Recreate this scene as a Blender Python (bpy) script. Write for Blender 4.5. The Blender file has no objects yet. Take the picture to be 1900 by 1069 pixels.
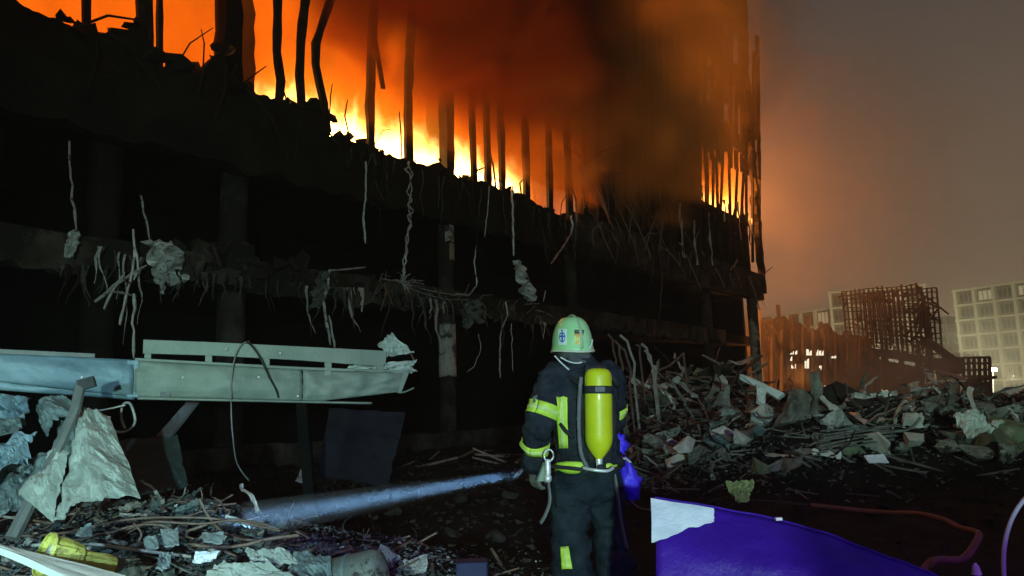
import bpy, bmesh, math, random
from mathutils import Vector, Matrix, noise as mn
from mathutils.bvhtree import BVHTree
R = math.radians
rnd = random.Random(7)

# ------------------------------------------------------------------ camera, world, light, exposure
S = bpy.context.scene
COL = S.collection
FPX, CAM_H = 1372.0, 1.35
ROT = Matrix.Rotation(R(90 + 8.7), 3, 'X') @ Matrix.Rotation(R(-1.7), 3, 'Z')
cam_data = bpy.data.cameras.new('camera')
cam_data.sensor_width = 36.0
cam_data.lens = FPX / 1900.0 * 36.0
cam_data.clip_end = 3000
cam_data.clip_start = 0.05
cam = bpy.data.objects.new('camera', cam_data)
COL.objects.link(cam)
cam.matrix_world = Matrix.Translation((0, 0, CAM_H)) @ ROT.to_4x4()
S.camera = cam

S.view_settings.view_transform = 'Standard'
S.view_settings.look = 'None'
S.view_settings.exposure = 0.0
S.view_settings.gamma = 1.0
S.view_settings.use_curve_mapping = False
cy = S.cycles
cy.use_denoising = True
cy.max_bounces = 5
cy.diffuse_bounces = 2
cy.glossy_bounces = 2
cy.transmission_bounces = 2
cy.volume_bounces = 1
cy.transparent_max_bounces = 40
cy.volume_step_rate = 1.0
cy.volume_max_steps = 160
cy.sample_clamp_indirect = 4.0
cy.use_adaptive_sampling = True
cy.adaptive_threshold = 0.02

world = bpy.data.worlds.new('World')
S.world = world
world.use_nodes = True
wn = world.node_tree
wn.nodes.clear()
w_out = wn.nodes.new('ShaderNodeOutputWorld')
w_bg = wn.nodes.new('ShaderNodeBackground')
w_tc = wn.nodes.new('ShaderNodeTexCoord')
w_sep = wn.nodes.new('ShaderNodeSeparateXYZ')
w_ramp = wn.nodes.new('ShaderNodeValToRGB')     # smoke-laden night overcast: dim brown above, paler over the city
w_noise = wn.nodes.new('ShaderNodeTexNoise')
w_noise.inputs['Scale'].default_value = 1.6
w_noise.inputs['Detail'].default_value = 4
w_mix = wn.nodes.new('ShaderNodeMath'); w_mix.operation = 'MULTIPLY_ADD'
w_mix.inputs[1].default_value = 0.22
wn.links.new(w_tc.outputs['Generated'], w_sep.inputs[0])
wn.links.new(w_tc.outputs['Generated'], w_noise.inputs['Vector'])
wn.links.new(w_noise.outputs['Fac'], w_mix.inputs[0])
wn.links.new(w_sep.outputs['Z'], w_mix.inputs[2])
wn.links.new(w_mix.outputs[0], w_ramp.inputs['Fac'])
cr = w_ramp.color_ramp
cr.elements[0].position = 0.08; cr.elements[0].color = (0.172, 0.120, 0.070, 1)
cr.elements[1].position = 0.62; cr.elements[1].color = (0.046, 0.038, 0.034, 1)
e = cr.elements.new(0.30); e.color = (0.112, 0.080, 0.053, 1)
wn.links.new(w_ramp.outputs['Color'], w_bg.inputs['Color'])
w_bg.inputs['Strength'].default_value = 1.45
wn.links.new(w_bg.outputs[0], w_out.inputs['Surface'])

def aim(o, target):
    d = Vector(target) - o.location
    o.rotation_euler = d.to_track_quat('-Z', 'Y').to_euler()

def spot(name, loc, target, power, color, angle, blend=0.5, radius=0.1):
    l = bpy.data.lights.new(name, 'SPOT')
    l.energy = power; l.color = color; l.spot_size = R(angle); l.spot_blend = blend
    l.shadow_soft_size = radius
    o = bpy.data.objects.new(name, l); COL.objects.link(o)
    o.location = loc; aim(o, target)
    return o

def point(name, loc, power, color, radius=0.3):
    l = bpy.data.lights.new(name, 'POINT')
    l.energy = power; l.color = color; l.shadow_soft_size = radius
    o = bpy.data.objects.new(name, l); COL.objects.link(o)
    o.location = loc
    return o

# truck work lamp standing well behind the photographer (cool white)
spot('truck_work_lamp', (0.4, -6.0, 1.6), (1.2, 12, 1.6), 3700, (0.62, 1.0, 0.84), 74, 0.5, 0.10)
spot('bank_fill_lamp', (-1.9, -0.6, 1.7), (-3.0, 4.3, 0.40), 620, (0.50, 0.86, 1.0), 64, 0.9, 0.05)  # near lamp added to brighten the lower left bank, apart from the torch
# emergency beacon of the vehicle just right of the photographer
spot('blue_beacon', (2.6, -0.6, 2.6), (1.7, 3.6, 0.7), 330, (0.27, 0.05, 1.0), 62, 0.7, 0.08)

# ------------------------------------------------------------------ helpers
def ray(px, py):
    return ROT @ Vector(((px - 950) / FPX, -(py - 534.5) / FPX, -1.0))

def W(px, py, Y):
    d = ray(px, py)
    return Vector((0, 0, CAM_H)) + d * (Y / d.y)

def tagit(o, label=None, cat=None, group=None, kind=None):
    if label: o['label'] = label
    if cat: o['category'] = cat
    if group: o['group'] = group
    if kind: o['kind'] = kind
    return o

def empty(name, loc=(0, 0, 0), rz=0.0):
    o = bpy.data.objects.new(name, None)
    o.empty_display_size = 0.2
    COL.objects.link(o)
    o.location = loc; o.rotation_euler = (0, 0, rz)
    return o

def copy_tree(o, parent=None):
    c = o.copy(); COL.objects.link(c)
    if parent: c.parent = parent
    for ch in o.children:
        copy_tree(ch, c)
    return c

class MB:
    def __init__(s):
        s.v = []; s.f = []
    def add(s, vs, fs):
        n = len(s.v)
        s.v += [tuple(v) for v in vs]
        s.f += [tuple(i + n for i in f) for f in fs]
        return s
    def box(s, lo, hi, M=None):
        x0, y0, z0 = lo; x1, y1, z1 = hi
        vs = [Vector(p) for p in ((x0,y0,z0),(x1,y0,z0),(x1,y1,z0),(x0,y1,z0),(x0,y0,z1),(x1,y0,z1),(x1,y1,z1),(x0,y1,z1))]
        if M: vs = [M @ v for v in vs]
        return s.add(vs, [(0,3,2,1),(4,5,6,7),(0,1,5,4),(1,2,6,5),(2,3,7,6),(3,0,4,7)])
    def tube(s, pts, r, n=6, cap=True, flat=1.0):
        pts = [Vector(p) for p in pts]
        rs = r if isinstance(r, (list, tuple)) else [r] * len(pts)
        base = len(s.v)
        up = None
        for i, p in enumerate(pts):
            a = pts[max(i-1, 0)]; b = pts[min(i+1, len(pts)-1)]
            t = (b - a).normalized() if (b - a).length > 1e-9 else Vector((0,0,1))
            if up is None:
                up = Vector((0,0,1)) if abs(t.z) < .9 else Vector((1,0,0))
                sx = t.cross(up).normalized()
            else:
                sx = (sx - t * sx.dot(t)).normalized()
            sy = t.cross(sx).normalized()
            for k in range(n):
                a_ = 2*math.pi*k/n
                q = p + (sx*math.cos(a_) + sy*math.sin(a_)*flat) * rs[i]
                s.v.append(tuple(q))
        for i in range(len(pts)-1):
            for k in range(n):
                k2 = (k+1) % n
                s.f.append((base+i*n+k, base+i*n+k2, base+(i+1)*n+k2, base+(i+1)*n+k))
        if cap:
            s.f.append(tuple(base+k for k in reversed(range(n))))
            s.f.append(tuple(base+(len(pts)-1)*n+k for k in range(n)))
        return s
    def beam(s, a, b, w, h, up=(0,0,1)):
        a = Vector(a); b = Vector(b); t = (b-a).normalized(); up = Vector(up)
        if abs(t.dot(up)) > .97: up = Vector((0,1,0))
        x = t.cross(up).normalized() * w/2; y = x.cross(t).normalized() * h/2
        vs = [a-x-y, a+x-y, a+x+y, a-x+y, b-x-y, b+x-y, b+x+y, b-x+y]
        return s.add(vs, [(0,3,2,1),(4,5,6,7),(0,1,5,4),(1,2,6,5),(2,3,7,6),(3,0,4,7)])
    def prism(s, pts, off):
        n = len(pts); off = Vector(off)
        pts = [Vector(p) for p in pts]
        vs = pts + [p + off for p in pts]
        fs = [tuple(range(n)), tuple(reversed(range(n, 2*n)))]
        fs += [(i, i+n, (i+1) % n + n, (i+1) % n) for i in range(n)]
        return s.add(vs, fs)
    def grid(s, fn, nu, nv, thick=None):
        base = len(s.v)
        P = [[Vector(fn(i/nu, j/nv)) for i in range(nu+1)] for j in range(nv+1)]
        for row in P:
            for p in row: s.v.append(tuple(p))
        w = nu+1
        for j in range(nv):
            for i in range(nu):
                a = base + j*w + i
                s.f.append((a, a+1, a+w+1, a+w))
        return s
    def lathe(s, prof, n=16, M=None):
        base = len(s.v)
        for (r, z) in prof:
            for k in range(n):
                a = 2*math.pi*k/n
                v = Vector((r*math.cos(a), r*math.sin(a), z))
                if M: v = M @ v
                s.v.append(tuple(v))
        for i in range(len(prof)-1):
            for k in range(n):
                k2 = (k+1) % n
                s.f.append((base+i*n+k, base+i*n+k2, base+(i+1)*n+k2, base+(i+1)*n+k))
        return s
    def mesh(s, name, m=None, smooth=False):
        me = bpy.data.meshes.new(name)
        me.from_pydata(s.v, [], s.f)
        me.validate()
        if m: me.materials.append(m)
        if smooth:
            for p in me.polygons: p.use_smooth = True
        me.update()
        return me
    def build(s, name, m=None, parent=None, smooth=False, solid=0.0, bevel=0.0):
        me = s.mesh(name, m, smooth)
        o = bpy.data.objects.new(name, me); COL.objects.link(o)
        if parent: o.parent = parent
        if solid:
            md = o.modifiers.new('solid', 'SOLIDIFY'); md.thickness = solid; md.offset = 0
        if bevel:
            md = o.modifiers.new('bevel', 'BEVEL'); md.width = bevel; md.segments = 2; md.limit_method = 'ANGLE'
        return o

def link_mesh(name, me, parent=None, M=None):
    o = bpy.data.objects.new(name, me); COL.objects.link(o)
    if parent: o.parent = parent
    if M is not None: o.matrix_local = M
    return o

def crag(p, s=1.0, seed=0):
    return mn.noise(Vector(p) * s + Vector((seed*13.1, seed*7.7, seed*3.3)))

def fbm(p, s=1.0, o=4, seed=0):
    return mn.fractal(Vector(p) * s + Vector((seed*13.1, seed*7.7, seed*3.3)), 1.0, 2.0, o)

# ------------------------------------------------------------------ materials
MATS = {}
def mat(name, c1, c2=None, scale=3.0, rough=0.7, metal=0.0, bump=0.3, bscale=None, c3=None, spots=0.0, detail=6, stretch=None, emit=None, coat=0.0, crease=0.0, spec=None):
    """two-tone noise colour with optional third colour in patches, and bump relief"""
    if name in MATS: return MATS[name]
    m = bpy.data.materials.new(name); m.use_nodes = True
    nt = m.node_tree; N = nt.nodes; L = nt.links
    b = N['Principled BSDF']
    tc = N.new('ShaderNodeTexCoord')
    mp = N.new('ShaderNodeMapping'); L.new(tc.outputs['Object'], mp.inputs['Vector'])
    if stretch: mp.inputs['Scale'].default_value = stretch
    nz = N.new('ShaderNodeTexNoise'); nz.inputs['Scale'].default_value = scale
    nz.inputs['Detail'].default_value = detail; nz.inputs['Roughness'].default_value = 0.65
    L.new(mp.outputs[0], nz.inputs['Vector'])
    c2 = c2 or c1
    rp = N.new('ShaderNodeValToRGB')
    rp.color_ramp.elements[0].position = 0.36; rp.color_ramp.elements[0].color = (*c1, 1)
    rp.color_ramp.elements[1].position = 0.66; rp.color_ramp.elements[1].color = (*c2, 1)
    L.new(nz.outputs['Fac'], rp.inputs['Fac'])
    col = rp.outputs['Color']
    if c3:
        n3 = N.new('ShaderNodeTexNoise'); n3.inputs['Scale'].default_value = scale * 0.6
        n3.inputs['Detail'].default_value = 9; n3.inputs['Roughness'].default_value = 0.75
        L.new(mp.outputs[0], n3.inputs['Vector'])
        r3 = N.new('ShaderNodeValToRGB')
        r3.color_ramp.elements[0].position = 0.60 - spots*0.3; r3.color_ramp.elements[0].color = (0,0,0,1)
        r3.color_ramp.elements[1].position = 0.64 - spots*0.3; r3.color_ramp.elements[1].color = (1,1,1,1)
        L.new(n3.outputs['Fac'], r3.inputs['Fac'])
        mx = N.new('ShaderNodeMix'); mx.data_type = 'RGBA'
        L.new(r3.outputs['Color'], mx.inputs[0]); L.new(col, mx.inputs[6]); mx.inputs[7].default_value = (*c3, 1)
        col = mx.outputs[2]
    L.new(col, b.inputs['Base Color'])
    rr = N.new('ShaderNodeMapRange'); rr.inputs['To Min'].default_value = max(rough-.15, .05); rr.inputs['To Max'].default_value = min(rough+.15, 1)
    L.new(nz.outputs['Fac'], rr.inputs['Value']); L.new(rr.outputs[0], b.inputs['Roughness'])
    b.inputs['Metallic'].default_value = metal
    dk = max(c1) < .03
    b.inputs['Specular IOR Level'].default_value = spec if spec is not None else (.06 if dk else .4)
    if coat: b.inputs['Coat Weight'].default_value = coat
    if bump:
        nb = N.new('ShaderNodeTexNoise'); nb.inputs['Scale'].default_value = bscale or scale*6
        nb.inputs['Detail'].default_value = 8; nb.inputs['Roughness'].default_value = 0.7
        L.new(mp.outputs[0], nb.inputs['Vector'])
        h = nb.outputs['Fac']
        if crease:
            vo = N.new('ShaderNodeTexVoronoi'); vo.feature = 'DISTANCE_TO_EDGE'; vo.inputs['Scale'].default_value = crease
            wv = N.new('ShaderNodeMix'); wv.data_type = 'RGBA'; wv.inputs[0].default_value = 0.25
            L.new(mp.outputs[0], wv.inputs[6]); L.new(nb.outputs['Color'], wv.inputs[7])
            L.new(wv.outputs[2], vo.inputs['Vector'])
            ad = N.new('ShaderNodeMath'); ad.operation = 'MULTIPLY_ADD'; ad.inputs[1].default_value = 0.8
            L.new(vo.outputs['Distance'], ad.inputs[0]); L.new(h, ad.inputs[2]); h = ad.outputs[0]
        bp = N.new('ShaderNodeBump'); bp.inputs['Strength'].default_value = bump; bp.inputs['Distance'].default_value = 0.03
        L.new(h, bp.inputs['Height']); L.new(bp.outputs[0], b.inputs['Normal'])
    if emit:
        b.inputs['Emission Color'].default_value = (*emit[0], 1); b.inputs['Emission Strength'].default_value = emit[1]
    MATS[name] = m
    return m

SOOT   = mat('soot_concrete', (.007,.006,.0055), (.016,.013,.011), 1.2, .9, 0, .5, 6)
SOOT2  = mat('soot_metal', (.010,.008,.007), (.03,.022,.017), 3, .8, .0, .4, 14)
CHAR   = mat('charred_inside', (.003,.003,.003), (.007,.006,.0055), 1.5, .95, 0, .4, 6)
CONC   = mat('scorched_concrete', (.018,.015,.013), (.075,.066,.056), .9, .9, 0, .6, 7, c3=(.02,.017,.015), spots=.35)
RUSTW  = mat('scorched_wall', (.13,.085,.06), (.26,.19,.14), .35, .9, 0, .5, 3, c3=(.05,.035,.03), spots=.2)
COLW   = mat('column_paint', (.30,.29,.27), (.44,.43,.40), 1.4, .7, 0, .4, 10, c3=(.04,.035,.03), spots=.35)
SILV   = mat('bare_aluminium', (.42,.44,.44), (.66,.68,.68), 9, .42, .55, .4, 20, c3=(.08,.075,.07), spots=.2)
FOIL   = mat('torn_foil', (.36,.40,.40), (.62,.66,.66), 7, .45, .35, .6, 16, c3=(.05,.05,.05), spots=.1)
FASC   = mat('fascia_paint', (.15,.195,.17), (.25,.30,.265), 1.3, .55, .1, .3, 26, c3=(.05,.055,.048), spots=-.03, detail=10)
FASCB  = mat('fascia_blue_cast', (.10,.18,.24), (.24,.35,.42), 1.6, .5, .1, .3, 14, c3=(.05,.08,.10), spots=.1)  # bluish torch light on the left fascia end put into the colour
SHEET  = mat('crushed_sheet', (.40,.48,.46), (.60,.68,.65), 5, .45, .2, .8, 22, c3=(.08,.09,.09), spots=-.02, crease=9)
SHEETD = mat('dull_sheet', (.10,.15,.16), (.22,.29,.31), 3, .5, .3, .6, 12, c3=(.03,.035,.04), spots=.1, crease=4)
ASPH   = mat('dirty_ground', (.010,.0095,.010), (.028,.025,.024), .8, .9, 0, .9, 9, c3=(.05,.045,.042), spots=-.1, detail=10)
RUBC   = mat('rubble_concrete', (.08,.088,.08), (.33,.35,.315), 3.2, .9, 0, .9, 12, c3=(.03,.027,.024), spots=.25)
RUBD   = mat('rubble_dark', (.018,.015,.014), (.06,.05,.045), 2.5, .95, 0, .9, 14)
RUBG   = mat('rubble_mossy', (.09,.12,.07), (.22,.27,.17), 4, .95, 0, .9, 16, c3=(.30,.32,.28), spots=.1)
RUBW   = mat('plaster_white', (.45,.47,.45), (.68,.70,.68), 3, .8, 0, .7, 13, c3=(.14,.13,.12), spots=0)
ROD    = mat('rusty_rod', (.13,.085,.07), (.26,.20,.18), 12, .6, .4, .4, 30)
DARKM  = mat('dark_steel', (.02,.02,.022), (.05,.05,.052), 5, .5, .6, .3, 20)
POSTM  = mat('weathered_post', (.13,.15,.155), (.22,.24,.24), 4, .6, .3, .5, 18)

# ------------------------------------------------------------------ ground
def smooth(a, b, x):
    t = min(max((x-a)/(b-a), 0), 1)
    return t*t*(3-2*t)

def ground_h(x, y):
    n = fbm((x, y, 0), .55, 4, 3)
    h = .05*n
    # debris bank at the lower left
    h += .62*math.exp(-((x+2.5)/1.75)**2 - ((y-5.7)/1.15)**2) * (1 + .25*n)
    h += .75*math.exp(-((x+4.6)/1.6)**2 - ((y-8.0)/2.0)**2) * (1 + .3*n)
    # rubble ridge on the right
    r = math.exp(-((y-13.2-.06*(x-6))/2.3)**2) * smooth(1.6, 4.4, x) * (1-smooth(26, 34, x))
    h += r*(1.05 + .10*fbm((x, y, 5), .5, 3, 9) + .02*(x-4)) * (1 + .22*n)
    # heap at the foot of the building
    h += 2.0*math.exp(-((x-4.6)/2.6)**2 - ((y-20.5)/3.6)**2) * (1+.35*n)
    h += 1.5*math.exp(-((x-9)/3.6)**2 - ((y-29)/4.5)**2) * (1+.35*n)
    # low swell behind the ridge up to the ruined blocks
    h += .55*smooth(20, 45, y)*smooth(4, 12, x)*(1+.6*n)
    return h

def make_ground():
    mb = MB()
    xs = [-700, -300, -120, -60, -30, -20]; x = -14.0
    while x < 20: xs.append(x); x += .20
    xs += [20, 22, 24, 27, 30, 35, 42, 55, 80, 130, 300, 700]
    ys = [-300, -80, -30, -12, -5]; y = -1.0
    while y < 22: ys.append(y); y += .20
    while y < 40: ys.append(y); y += .6
    ys += [44, 50, 60, 80, 120, 200, 400, 1200]
    nx = len(xs)
    vs = [(a, b, ground_h(a, b) + .035*fbm((a, b, 1), 2.3, 3, 5)) for b in ys for a in xs]
    fs = [(j*nx+i, j*nx+i+1, (j+1)*nx+i+1, (j+1)*nx+i) for j in range(len(ys)-1) for i in range(nx-1)]
    mb.add(vs, fs)
    o = mb.build('ground', ASPH, smooth=True)
    o['kind'] = 'structure'
make_ground()

def blocker():  # added out of frame only to shade the right foreground
    b = empty('light_blocker', (.70, -2.0, 0)); tagit(b, 'tall unseen added light barrier standing behind the photographer at the right', 'blocker')
    for k in range(4):
        MB().prism([(k*2.0+.01, -.30, -.1), (k*2.0+.01, .30, -.1), (k*2.0+.01, .30, .12), (k*2.0+.01, .10, .5), (k*2.0+.01, .08, 1.27+.02*(k % 2)), (k*2.0+.01, -.08, 1.27+.02*(k % 2)), (k*2.0+.01, -.10, .5), (k*2.0+.01, -.30, .12)], (1.98, 0, 0)).build('blocker_block', CONC, b)
blocker()

# ------------------------------------------------------------------ burning building
O = Vector((-1.9, 22.3, 0)); FA = R(52.5)
U = Vector((math.cos(FA), math.sin(FA), 0)); V = Vector((-math.sin(FA), math.cos(FA), 0))
def FP(px, py, v=0.0):
    """pixel -> point (u, v, z) of the vertical plane v metres behind the facade"""
    d = ray(px, py); c = Vector((0, 0, CAM_H))
    t = ((O + V*v - c).dot(V)) / d.dot(V)
    p = c + d*t - O
    return Vector((p.dot(U), v, p.z))
def FW(u, v, z):
    return O + U*u + V*v + Vector((0, 0, z))

bld = empty('burning_building', O, FA)
tagit(bld, 'soot black burning multi storey building filling the left half, flames along its upper floor', 'building')

# silhouette of the sill of the fire floor, left (higher) and right stretch
SILL_L = [(0,-25),(30,0),(60,20),(100,34),(140,50),(165,60),(185,64),(215,56),(245,50),(262,58),(285,100),(300,122),(340,132),(368,138),(385,122),(410,92),(418,110),(425,150),(440,160),(462,165),(490,178),(520,188),(545,192),(565,187),(600,205),(611,222)]
SILL_R = [(611,250),(640,258),(665,264),(690,272),(705,280),(722,290),(740,292),(770,300),(800,306),(818,302),(835,318),(850,330),(880,336),(905,340),(930,352),(960,358),(985,372),(1010,384),(1040,402),(1060,412)]
def jag(pts, n, amp, seed):
    out = []
    for (a, b) in zip(pts, pts[1:]):
        for k in range(n):
            t = k/n
            x = a[0]+(b[0]-a[0])*t; y = a[1]+(b[1]-a[1])*t
            out.append((x, y + amp*crag((x*.11, y*.07, 0), 1, seed)*2))
    out.append(pts[-1])
    return out
def parapet(pts, name, bottom, v0, v1, n=3, amp=4, seed=1, m=SOOT):
    top = [FP(x, y, v0) for x, y in jag(pts, n, amp, seed)]
    mb = MB()
    vs = []; fs = []
    for p in top:
        rr = .12*crag((p.x, 0, 0), 1.7, seed)
        vs += [(p.x, v0+rr, bottom), (p.x, v0+rr*.5, p.z), (p.x, v1, p.z-.10+rr), (p.x, v1, bottom)]
    for i in range(len(top)-1):
        a = i*4; b = a+4
        fs += [(a, b, b+1, a+1), (a+1, b+1, b+2, a+2), (a+2, b+2, b+3, a+3), (a+3, b+3, b, a)]
    fs += [(0, 1, 2, 3), (len(vs)-4, len(vs)-1, len(vs)-2, len(vs)-3)]
    mb.add(vs, fs)
    return mb.build(name, m, bld)
parapet(SILL_L, 'parapet', 7.2, 0.0, .8, 4, 3.5, 2)
parapet(SILL_R, 'parapet', 7.2, 0.0, .8, 4, 3.5, 5)
UL, UR = -20.0, FP(1415, 530).x            # building ends
u1060 = FP(1060, 412).x
# fire floor slab, first floor slab, roof slabs
def slab(z0, z1, u0=UL, u1=UR, v0=.2, v1=14, m=SOOT, name='floor_slab'):
    return MB().box((u0, v0, z0), (u1, v1, z1)).build(name, m, bld)
def rough_edge(z0, z1, u0, u1, v0, seed, m, name, depth=.5, step=.28, amp=.25):
    """a broken concrete edge: polygonal strip whose lower and front faces are uneven"""
    mb = MB(); n = int((u1-u0)/step); vs = []; fs = []
    for i in range(n+1):
        u = u0+(u1-u0)*i/n
        a = amp*crag((u, 1, 0), 1.3, seed); b = amp*crag((u, 5, 0), 2.1, seed)
        vs += [(u, v0+a*.6, z0+b), (u, v0+a*.3, z1+a*.3), (u, v0+depth, z1+b*.2), (u, v0+depth, z0)]
    for i in range(n):
        a = i*4; b = a+4
        fs += [(a, b, b+1, a+1), (a+1, b+1, b+2, a+2), (a+2, b+2, b+3, a+3), (a+3, b+3, b, a)]
    fs += [(0, 1, 2, 3), (len(vs)-4, len(vs)-1, len(vs)-2, len(vs)-3)]
    mb.add(vs, fs)
    return mb.build(name, m, bld)
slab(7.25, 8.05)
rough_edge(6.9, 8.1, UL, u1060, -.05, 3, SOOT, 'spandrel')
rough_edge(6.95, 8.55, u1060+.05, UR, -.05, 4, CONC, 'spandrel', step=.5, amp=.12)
slab(4.25, 4.75, v0=.6)
rough_edge(4.1, 4.8, UL, UR-6, .1, 8, CONC, 'slab_edge', step=.22, amp=.3)
rough_edge(.0, .5, UL, UR, .2, 9, RUBD, 'plinth')
slab(16.6, 17.3, u0=-18, u1=UR, v0=.3)
for k, z in enumerate((20.8, 24.8, 28.8)):
    slab(z, z+.45, u0=-18 if k == 0 else 8, u1=UR-.9-.5*k, v0=.3, v1=10)
    rough_edge(z-.3, z+.7, 12, UR-.3*k, -.1, 30+k, CONC, 'spandrel', step=.45, amp=.35)
MB().box((UL, 12.5, 0), (UR-6, 12.8, 30)).build('back_wall', CHAR, bld)
MB().box((UR-.5, 1.2, 0), (UR-.2, 12.4, 7.2)).build('end_wall', CHAR, bld)
MB().box((UL, 6.5, 0), (UR-1.0, 6.8, 7.2)).build('inner_wall', CHAR, bld)
MB().box((u1060+1.6, .5, 8.2), (FP(1316, 340).x, .8, 16.5)).build('inner_wall', CHAR, bld)
MB().box((FP(1316, 340).x+.02, .5, 8.2), (UR-.4, .8, 11.9)).build('inner_wall', CHAR, bld)

# columns -------------------------------------------------
def column(px, z0, z1, r, v, m, name='column', n=16):
    c = FP(px, 600, v)
    mb = MB()
    prof = []
    k = int((z1-z0)/.35)
    vs = []; fs = []
    for i in range(k+1):
        z = z0+(z1-z0)*i/k
        for j in range(n):
            a = 2*math.pi*j/n
            rr = r*(1+.035*crag((math.cos(a)*2, math.sin(a)*2, z*1.3), 1.5, px))
            vs.append((c.x+rr*math.cos(a), v+rr*math.sin(a), z))
    for i in range(k):
        for j in range(n):
            j2 = (j+1) % n
            fs.append((i*n+j, i*n+j2, (i+1)*n+j2, (i+1)*n+j))
    mb.add(vs, fs)
    return mb.build(name, m, bld, smooth=True)
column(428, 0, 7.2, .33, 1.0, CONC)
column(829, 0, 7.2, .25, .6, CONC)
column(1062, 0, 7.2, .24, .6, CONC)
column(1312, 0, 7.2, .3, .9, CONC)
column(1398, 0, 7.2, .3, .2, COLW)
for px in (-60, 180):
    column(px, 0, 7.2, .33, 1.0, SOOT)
# big burnt square pillar and posts on the fire floor
def upost(px_top, px_bot, y_top, y_bot, wpx, v=0.0, m=SOOT2, bend=(), name='mullion', dep=.12, ztop=None):
    """charred post on the facade, drawn through pixel positions of its own plane"""
    pts = [(px_bot, y_bot)] + list(bend) + [(px_top, y_top)]
    P = [FP(x, y, v) for x, y in pts]
    if ztop:                                   # carry it on above the picture
        d = (P[-1]-P[-2]); P.append(P[-1] + d*((ztop-P[-1].z)/max(d.z, .1)))
    w = abs(FP(px_bot+wpx/2, y_bot, v).x - FP(px_bot-wpx/2, y_bot, v).x)
    mb = MB(); vs = []; fs = []
    Q = []
    for a, b in zip(P, P[1:]):
        n = max(1, int((b-a).length/.35))
        for k in range(n): Q.append(a.lerp(b, k/n))
    Q.append(P[-1])
    for p in Q:
        j = .10*w*crag((p.x*3, p.z*2.2, v), 1, px_bot); ww = w/2*(1+.35*crag((p.x, p.z*3.1, 4), 1, px_bot))
        vs += [(p.x-ww+j, v-dep/2, p.z), (p.x+ww+j, v-dep/2, p.z), (p.x+ww+j, v+dep/2, p.z), (p.x-ww+j, v+dep/2, p.z)]
    for i in range(len(Q)-1):
        a = i*4; b = a+4
        fs += [(a, a+1, b+1, b), (a+1, a+2, b+2, b+1), (a+2, a+3, b+3, b+2), (a+3, a, b, b+3)]
    n = len(vs)
    fs += [(0, 3, 2, 1), (n-4, n-3, n-2, n-1)]
    mb.add(vs, fs)
    return mb.build(name, m, bld)
for a in [(160,160,0,75,13),(262,264,0,110,18),(275,277,0,110,12),(296,296,0,130,10),
          (515,518,0,192,12,[(521,150),(513,95),(514,60)]),(565,560,15,200,12,[(556,140),(558,80)]),
          (607,608,20,245,11,[(600,190),(586,120),(586,80)]),(692,688,50,285,13,[(686,200)]),
          (763,759,60,300,12,[(757,220),(759,120)]),(874,880,165,345,8,[(876,220)]),(902,906,190,352,9),
          (928,932,200,362,9,[(931,280)]),(974,978,225,380,9),(1018,1021,250,398,8),(1053,1058,280,425,9),
          (1084,1086,300,430,7),(1110,1112,320,440,6),(1134,1137,325,450,6),(1160,1162,330,460,6)]:
    b = a[5] if len(a) > 5 else ()
    upost(a[0], a[1], a[2], a[3], a[4], 0.02, SOOT2, b, ztop=16.6)
upost(425, 425, 0, 175, 30, .4, CHAR, name='pillar', dep=.5, ztop=16.6)
upost(446, 446, 0, 178, 32, .9, SOOT, name='pillar', dep=.5, ztop=16.6)
upost(812, 812, 120, 318, 20, 1.3, SOOT, name='pillar', dep=.5, ztop=16.6)
upost(828, 829, 120, 325, 14, .3, SOOT2, name='pillar', dep=.35, ztop=16.6)
# broken brace by the post in the middle, and a loose scrap
brc = MB(); brc.beam(FP(696, 75, -.1), FP(711, 165, -.1), .14, .06); brc.build('brace', SOOT2, bld)
# charred mullions of the far wing, two storeys
for px in range(1188, 1412, 11):
    if px > 1314:                                # the corner opening: only thin bent remnants cross it
        x_ = px+rnd.uniform(-3, 3)
        upost(x_+rnd.uniform(-3, 3), x_, 290+(px-1318)*.42, 455+(px-1318)*.4, 2.0, -.02, SOOT2, [(x_+rnd.uniform(-3, 3), 380+(px-1318)*.4)])
        upost(x_+rnd.uniform(-3, 3), x_, 120, 296+(px-1318)*.42, 5, -.02, SOOT2, ztop=rnd.uniform(19, 26))
        continue
    top = 60 + rnd.random()*40
    jit = rnd.uniform(-2, 2)
    yb = 430 + (px-1188)*.36
    upost(px+jit-4, px+jit, 150, yb+12, rnd.uniform(3.5, 6), -.02, SOOT2, [(px+jit+rnd.uniform(-3, 3), 330), (px+rnd.uniform(-3, 3), 240)], ztop=rnd.uniform(18, 26))
# ragged corner of the tower going up out of frame
edge = [(1421,545),(1418,470),(1410,400),(1406,330),(1400,262),(1408,255),(1398,215),(1392,160),(1388,100),(1386,40),(1384,-40)]
mb = MB(); vs = []; fs = []
je = jag(edge, 5, 0, 3)
for i, (x, y) in enumerate(je):
    a = FP(x+rnd.uniform(-3, 1.5), y, -.05)
    w = (.35 if y > 260 else .75)+rnd.random()*.4
    vs += [(a.x, -.10, a.z), (a.x-w, -.10, a.z), (a.x-w, .25, a.z), (a.x, .25, a.z)]
for i in range(len(je)-1):
    a = i*4; b = a+4
    fs += [(a, a+1, b+1, b), (a+1, a+2, b+2, b+1), (a+2, a+3, b+3, b+2), (a+3, a, b, b+3)]
mb.add(vs, fs); mb.build('corner_cladding', SOOT2, bld)
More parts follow.
